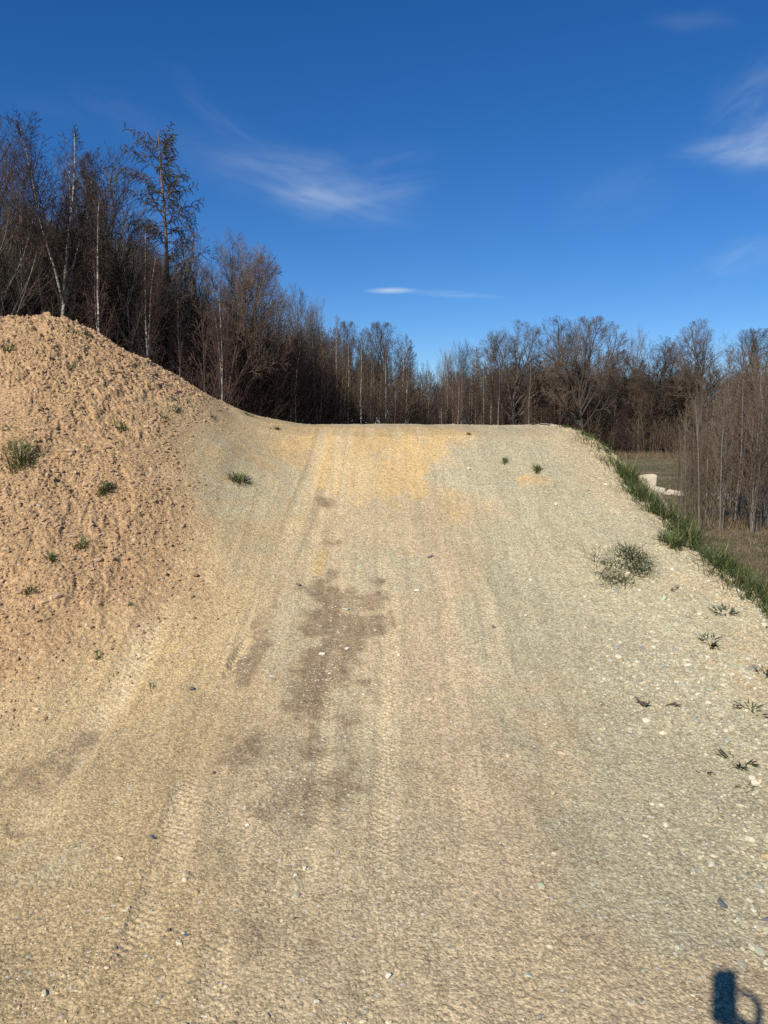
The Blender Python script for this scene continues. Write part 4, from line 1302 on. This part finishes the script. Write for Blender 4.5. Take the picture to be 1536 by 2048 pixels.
# ------------------------------------------------------------------ single stones one can point at
def rock(name, px, py, wpx, label, col, seed, asp=(1.0, 0.8, 0.55), sink=0.3, group='single stones on the track', cat='stone', rz=None, D=None):
    import bmesh
    if D is None:
        x, y, z = at(px, py); z = float(zz(x, y))
    else:
        x, y, _ = far(px, py, D); z = ground_z(x, y)
    s = wpx / FPX * y
    g_ = random.Random(seed)
    bm = bmesh.new()
    for i in range(16):
        v = Vector((g_.gauss(0, 1), g_.gauss(0, 1), g_.gauss(0, 1))).normalized() * g_.uniform(0.85, 1.0)
        bm.verts.new(v)
    r = bmesh.ops.convex_hull(bm, input=bm.verts)
    bmesh.ops.delete(bm, geom=[v for v in bm.verts if not v.link_faces], context='VERTS')
    bmesh.ops.bevel(bm, geom=bm.edges[:] , offset=0.10, segments=1, affect='EDGES', profile=0.5, clamp_overlap=True)
    for v in bm.verts:
        v.co = Vector((v.co.x * asp[0], v.co.y * asp[1], v.co.z * asp[2])) * s * 0.5
        v.co *= 1 + g_.uniform(-0.03, 0.03)
    me = bpy.data.meshes.new(name); bm.to_mesh(me); bm.free()
    at_ = me.attributes.new('tone', 'FLOAT_COLOR', 'POINT')
    at_.data.foreach_set('color', [c for _ in range(len(me.vertices)) for c in (*col, 1.0)])
    o = obj(name, me, M_STONE, loc=(x, y, z + s * 0.5 * asp[2] * (1 - 2 * sink)), label=label, cat=cat, group=group)
    o.rotation_euler = (g_.uniform(-.15, .15), g_.uniform(-.15, .15), rz if rz is not None else g_.uniform(0, 6.28))
    return o
WH, GN, BL, TN, DK, RD = (0.62, 0.57, 0.44), (0.42, 0.45, 0.34), (0.115, 0.125, 0.135), (0.44, 0.34, 0.22), (0.13, 0.12, 0.10), (0.22, 0.11, 0.06)
STONES = [
 (691, 1222, 17, GN, 'pale green white stone at the top of the damp brown patch', .35),
 (694, 1304, 15, WH, 'upper right of two white stones in the damp brown patch', .4),
 (645, 1313, 14, WH, 'lower left of two white stones in the damp brown patch', .4),
 (835, 1184, 15, WH, 'flat white stone on the track right of the damp patch', .4),
 (797, 1316, 10, WH, 'small pale stone just right of the damp brown patch', .25),
 (720, 1134, 12, GN, 'greenish stone in the middle of the track above the damp patch', .5),
 (862, 1114, 15, BL, 'narrow blue grey slate chip on the upper track', .3),
 (778, 1961, 19, WH, 'round pale pebble near the bottom middle of the picture', .15),
 (634, 2019, 15, WH, 'pale pebble left of the round one at the bottom of the picture', .2),
 (305, 1680, 18, BL, 'long dark slate chip on the tan ground at lower left', .2),
 (427, 1551, 10, DK, 'small dark upright stone above the slate chip at lower left', .1),
 (495, 1655, 12, WH, 'cream pebble right of the long dark slate chip', .2),
 (609, 1742, 12, WH, 'right one of a close pair of pale pebbles below the brown stains', .2),
 (591, 1755, 11, WH, 'left one of a close pair of pale pebbles below the brown stains', .2),
 (588, 1847, 10, DK, 'small grey stone below the pair of pale pebbles', .1),
 (337, 1867, 11, DK, 'dark round pebble beside the knobbly tyre track', .1),
 (373, 1877, 16, BL, 'flat bluish chip right of the dark pebble by the tyre track', .45),
 (1122, 1508, 20, TN, 'flat oval tan stone right of the smooth pinkish strip', .4),
 (1105, 1587, 16, TN, 'brown clod below the flat oval tan stone', .2),
 (1444, 1806, 26, BL, 'long dark slate piece in the lower right above the shadow', .35),
 (1532, 1836, 20, BL, 'dark slate piece cut by the right edge of the picture', .35),
 (1194, 1729, 12, RD, 'small rust red shard on the lower right gravel', .3),
 (1291, 1672, 13, WH, 'pale oval stone on the lower right gravel', .45),
 (1283, 1757, 7, WH, 'tiny bright white stone below the pale oval stone', .2),
 (1422, 1728, 18, WH, 'embedded cream stone in the grey gravel above the dark slate', .5),
 (1506, 1520, 24, TN, 'large tan stone beside the sprawling weed at the right', .35),
 (1325, 1196, 20, GN, 'flat oval greenish stone below the wispy ring of grass', .4),
 (1318, 1236, 8, WH, 'small white stone below the flat oval greenish stone', .2),
 (1345, 1140, 13, WH, 'white stone between the wispy ring and the grassy edge', .3),
 (1061, 1161, 9, WH, 'small white stone left of the wispy ring of grass', .2),
 (938, 942, 11, WH, 'white stone high on the ramp right of the ochre patch', .2),
 (1112, 1012, 8, WH, 'little white stone high on the grey gravel slope', .2),
 (1376, 1330, 16, WH, 'pale stone among coarse gravel below the star shaped weed', .4),
 (1425, 1318, 20, TN, 'tan flat stone under the star shaped weed', .4),
 (986, 1256, 11, DK, 'dark splinter at the right edge of the smooth track', .2),
 (232, 1897, 11, BL, 'small blue grey stone at the lower left', .2),
 (383, 1380, 14, DK, 'grey pointed chip on the tan ground right of the withered tuft', .2),
 (597, 1172, 12, DK, 'dark bent chip above the damp brown patch', .1),
 (1058, 1958, 16, GN, 'greenish stone low on the gravel left of the phone shadow', .4),
]
for i, (px, py, w_, col, lab, snk) in enumerate(STONES):
    asp = (1.5, 0.7, 0.30) if col in (BL,) else ((1.2, 0.85, 0.45) if snk >= .35 else (1.0, 0.85, 0.7))
    rock('stone', px, py, w_ * (1.0 if snk < .35 else 1.1), lab, col, 100 + i, asp, snk)

# concrete rubble in the field
M_CONC, tcc, bcc = new_mat('old_concrete', 0.9, 0.2)
co_ = tcc.add('ShaderNodeTexCoord').outputs['Object']
tcc.l.new(tcc.mix(tcc.noise(co_, 2.5, 6, 0.7), (0.33, 0.28, 0.20), (0.52, 0.45, 0.34)), bcc.inputs['Base Color'])
def rubble(px, py, D, w, h, d, rz, tilt, label, seed, name='concrete_block'):
    import bmesh
    x, y, _ = far(px, py, D)
    g_ = random.Random(seed); bm = bmesh.new()
    for sx in (-1, 1):
        for sy in (-1, 1):
            for sz in (0, 1):
                bm.verts.new((sx * w / 2 * g_.uniform(.8, 1.05), sy * d / 2 * g_.uniform(.8, 1.05), sz * h * (g_.uniform(0.3, 0.5) if sx < 0 else g_.uniform(.9, 1.05)) - 0.08))
    for _ in range(4):
        bm.verts.new((g_.uniform(-.45, .45) * w, g_.uniform(-.45, .45) * d, h * g_.uniform(.7, 1.0)))
    bmesh.ops.convex_hull(bm, input=bm.verts)
    bmesh.ops.delete(bm, geom=[v for v in bm.verts if not v.link_faces], context='VERTS')
    bmesh.ops.bevel(bm, geom=bm.edges[:], offset=0.03, segments=1, affect='EDGES', clamp_overlap=True)
    me = bpy.data.meshes.new(name); bm.to_mesh(me); bm.free()
    o = obj(name, me, M_CONC, loc=(x, y, ground_z(x, y)), label=label, cat='concrete block', group='concrete rubble in the field')
    o.rotation_euler = (0, tilt, rz)
RUB = [(1293, 958, 30, 0.85, 0.68, 0.25, -0.25, 0.0, 'upright slab of broken concrete at the left end of the rubble'),
       (1313, 967, 28.5, 0.50, 0.30, 0.5, 0.4, 0.1, 'pale tilted concrete lump right beside the upright slab'),
       (1342, 973, 27.5, 0.55, 0.20, 0.4, 0.1, 0.0, 'low flat piece of rubble between the slab and the thicket'),
       (1362, 976, 27, 0.40, 0.16, 0.4, 0.8, 0.0, 'small low piece of rubble at the edge of the thicket'),
       (1446, 985, 26, 0.35, 0.24, 0.3, 0.3, 0.1, 'pale block seen between sapling stems, left in the thicket'),
       (1470, 990, 25, 0.28, 0.18, 0.3, 1.3, 0.0, 'small pale block seen between sapling stems in mid thicket'),
       (1508, 996, 24, 0.5, 0.22, 0.4, 0.2, -0.1, 'wide pale block deep in the thicket near the right edge'),
       (1532, 1003, 23, 0.35, 0.25, 0.3, 0.9, 0.0, 'last pale block of the rubble at the right edge')]
for i, (px, py, D, w, h, d, rz, ti, lab) in enumerate(RUB):
    rubble(px, py, D, w, h, d, rz, ti, lab, 300 + i)

# dry twigs tangled on the crest
def twig_thing(px, py, D, L, label, seed, n=5):
    t = Tree(seed)
    x, y, _ = far(px, py, D); z = float(zz(x, y))
    for i in range(n):
        a = t.rng.uniform(-0.6, 0.6) + (math.pi if t.rng.random() < .5 else 0)
        t.limb(Vector((t.rng.uniform(-.1, .1), t.rng.uniform(-.05, .05), 0.01)), Vector((math.cos(a), math.sin(a) * .6, 0.35)), L * t.rng.uniform(.5, 1.1), 0.006, 0.002, 7, 0.22, -0.10, 'w')
    me = segs_mesh('twig', t.seg['w'], 5)
    obj('twig', me, M_TWIG_BROWN, loc=(x, y, z), label=label, cat='twig', group='dry twigs')
twig_thing(1075, 850, 8.3, 0.26, 'tangle of dry twigs lying on the crest near its right shoulder', 501, 8)
twig_thing(1190, 880, 7.9, 0.42, 'long bent dry stalk arching over the grass right of the crest', 502, 3)
twig_thing(1318, 1406, at(1318, 1406)[1], 0.06, 'brown dry sprig lying on the grey gravel right of the track', 503, 5)

# ------------------------------------------------------------------ photographer, whose phone throws the shadow
def skin_body(name, nodes, edges, mat, parent=None, root=0, sub=2, loc=None, **kw):
    me = bpy.data.meshes.new(name)
    me.from_pydata([n[:3] for n in nodes], edges, [])
    o = obj(name, me, mat, parent, loc, **kw)
    sk = o.modifiers.new('skin', 'SKIN')
    for i, n in enumerate(nodes):
        v = me.skin_vertices[0].data[i]
        v.radius = (n[3], n[4] if len(n) > 4 else n[3]); v.use_root = (i == root)
    sb = o.modifiers.new('sub', 'SUBSURF'); sb.levels = sub; sb.render_levels = sub
    return o
M_JACKET, tj, bj = new_mat('dark_jacket', 0.85, 0.2)
bj.inputs['Base Color'].default_value = (0.03, 0.04, 0.07, 1)
BX, BY = 0.10, -0.46
nodes = [(BX, BY, 0.95, .15, .11), (BX, BY, 1.15, .145, .105), (BX, BY, 1.36, .17, .11), (BX, BY, 1.47, .07, .07), (BX, BY + .02, 1.56, .06, .06), (BX, BY + .04, 1.64, .08, .09), (BX, BY + .03, 1.72, .075, .085),
         (BX - .10, BY, 0.88, .09), (BX - .11, BY + .02, .48, .06), (BX - .12, BY - .02, .09, .042), (BX - .13, BY + .14, .04, .035),
         (BX + .10, BY, 0.88, .09), (BX + .11, BY + .02, .48, .06), (BX + .12, BY - .02, .09, .042), (BX + .13, BY + .14, .04, .035),
         (BX - .19, BY, 1.40, .06), (BX - .24, BY + .02, 1.12, .045), (BX - .24, BY + .08, .86, .03), (BX - .24, BY + .10, .78, .028),
         (BX + .19, BY, 1.40, .06), (BX + .23, BY + .10, 1.14, .045), (.085, -.07, 1.34, .030), (.055, -.035, 1.42, .034)]
# hand: palm node 22, fingers with unequal bends round the phone
nodes += [(.066, -.030, 1.465, .0125), (.074, -.026, 1.500, .0115), (.071, -.024, 1.532, .0105), (.046, -.022, 1.556, .0095), (.016, -.020, 1.556, .0085),
          (.040, -.006, 1.470, .010), (.010, -.002, 1.478, .0088), (-.022, -.003, 1.476, .008),
          (.040, -.006, 1.448, .0098), (.010, -.002, 1.454, .0086), (-.020, -.003, 1.450, .008),
          (.042, -.008, 1.428, .009), (.014, -.003, 1.430, .0078), (-.010, -.003, 1.427, .007),
          (.030, -.045, 1.44, .0115), (.005, -.040, 1.465, .010), (-.012, -.032, 1.485, .009)]
edges = [(0, 1), (1, 2), (2, 3), (3, 4), (4, 5), (5, 6), (0, 7), (7, 8), (8, 9), (9, 10), (0, 11), (11, 12), (12, 13), (13, 14),
         (2, 15), (15, 16), (16, 17), (17, 18), (2, 19), (19, 20), (20, 21), (21, 22),
         (22, 23), (23, 24), (24, 25), (25, 26), (26, 27), (22, 28), (28, 29), (29, 30), (22, 31), (31, 32), (32, 33), (22, 34), (34, 35), (35, 36), (22, 37), (37, 38), (38, 39)]
skin_body('person', nodes, edges, M_JACKET, sub=1, label='person standing behind the camera in dark clothes, holding up a phone', cat='person')
import bmesh
bm = bmesh.new(); bmesh.ops.create_cube(bm, size=1.0)
for v in bm.verts:
    v.co = Vector((v.co.x * 0.072, v.co.y * 0.008, v.co.z * 0.148))
bmesh.ops.bevel(bm, geom=[e for e in bm.edges if abs((e.verts[0].co - e.verts[1].co).y) > 0.005], offset=0.010, segments=5, affect='EDGES')
me = bpy.data.meshes.new('phone'); bm.to_mesh(me); bm.free()
M_PHONE, tp_, bp_ = new_mat('phone_black', 0.3, 0.5); bp_.inputs['Base Color'].default_value = (0.02, 0.02, 0.025, 1)
ph = obj('phone', me, M_PHONE, loc=(-0.019, -0.013, EYE - 0.057), label='black phone held upright by the photographer', cat='phone')
ph.rotation_euler = (-PITCH, 0, 0)
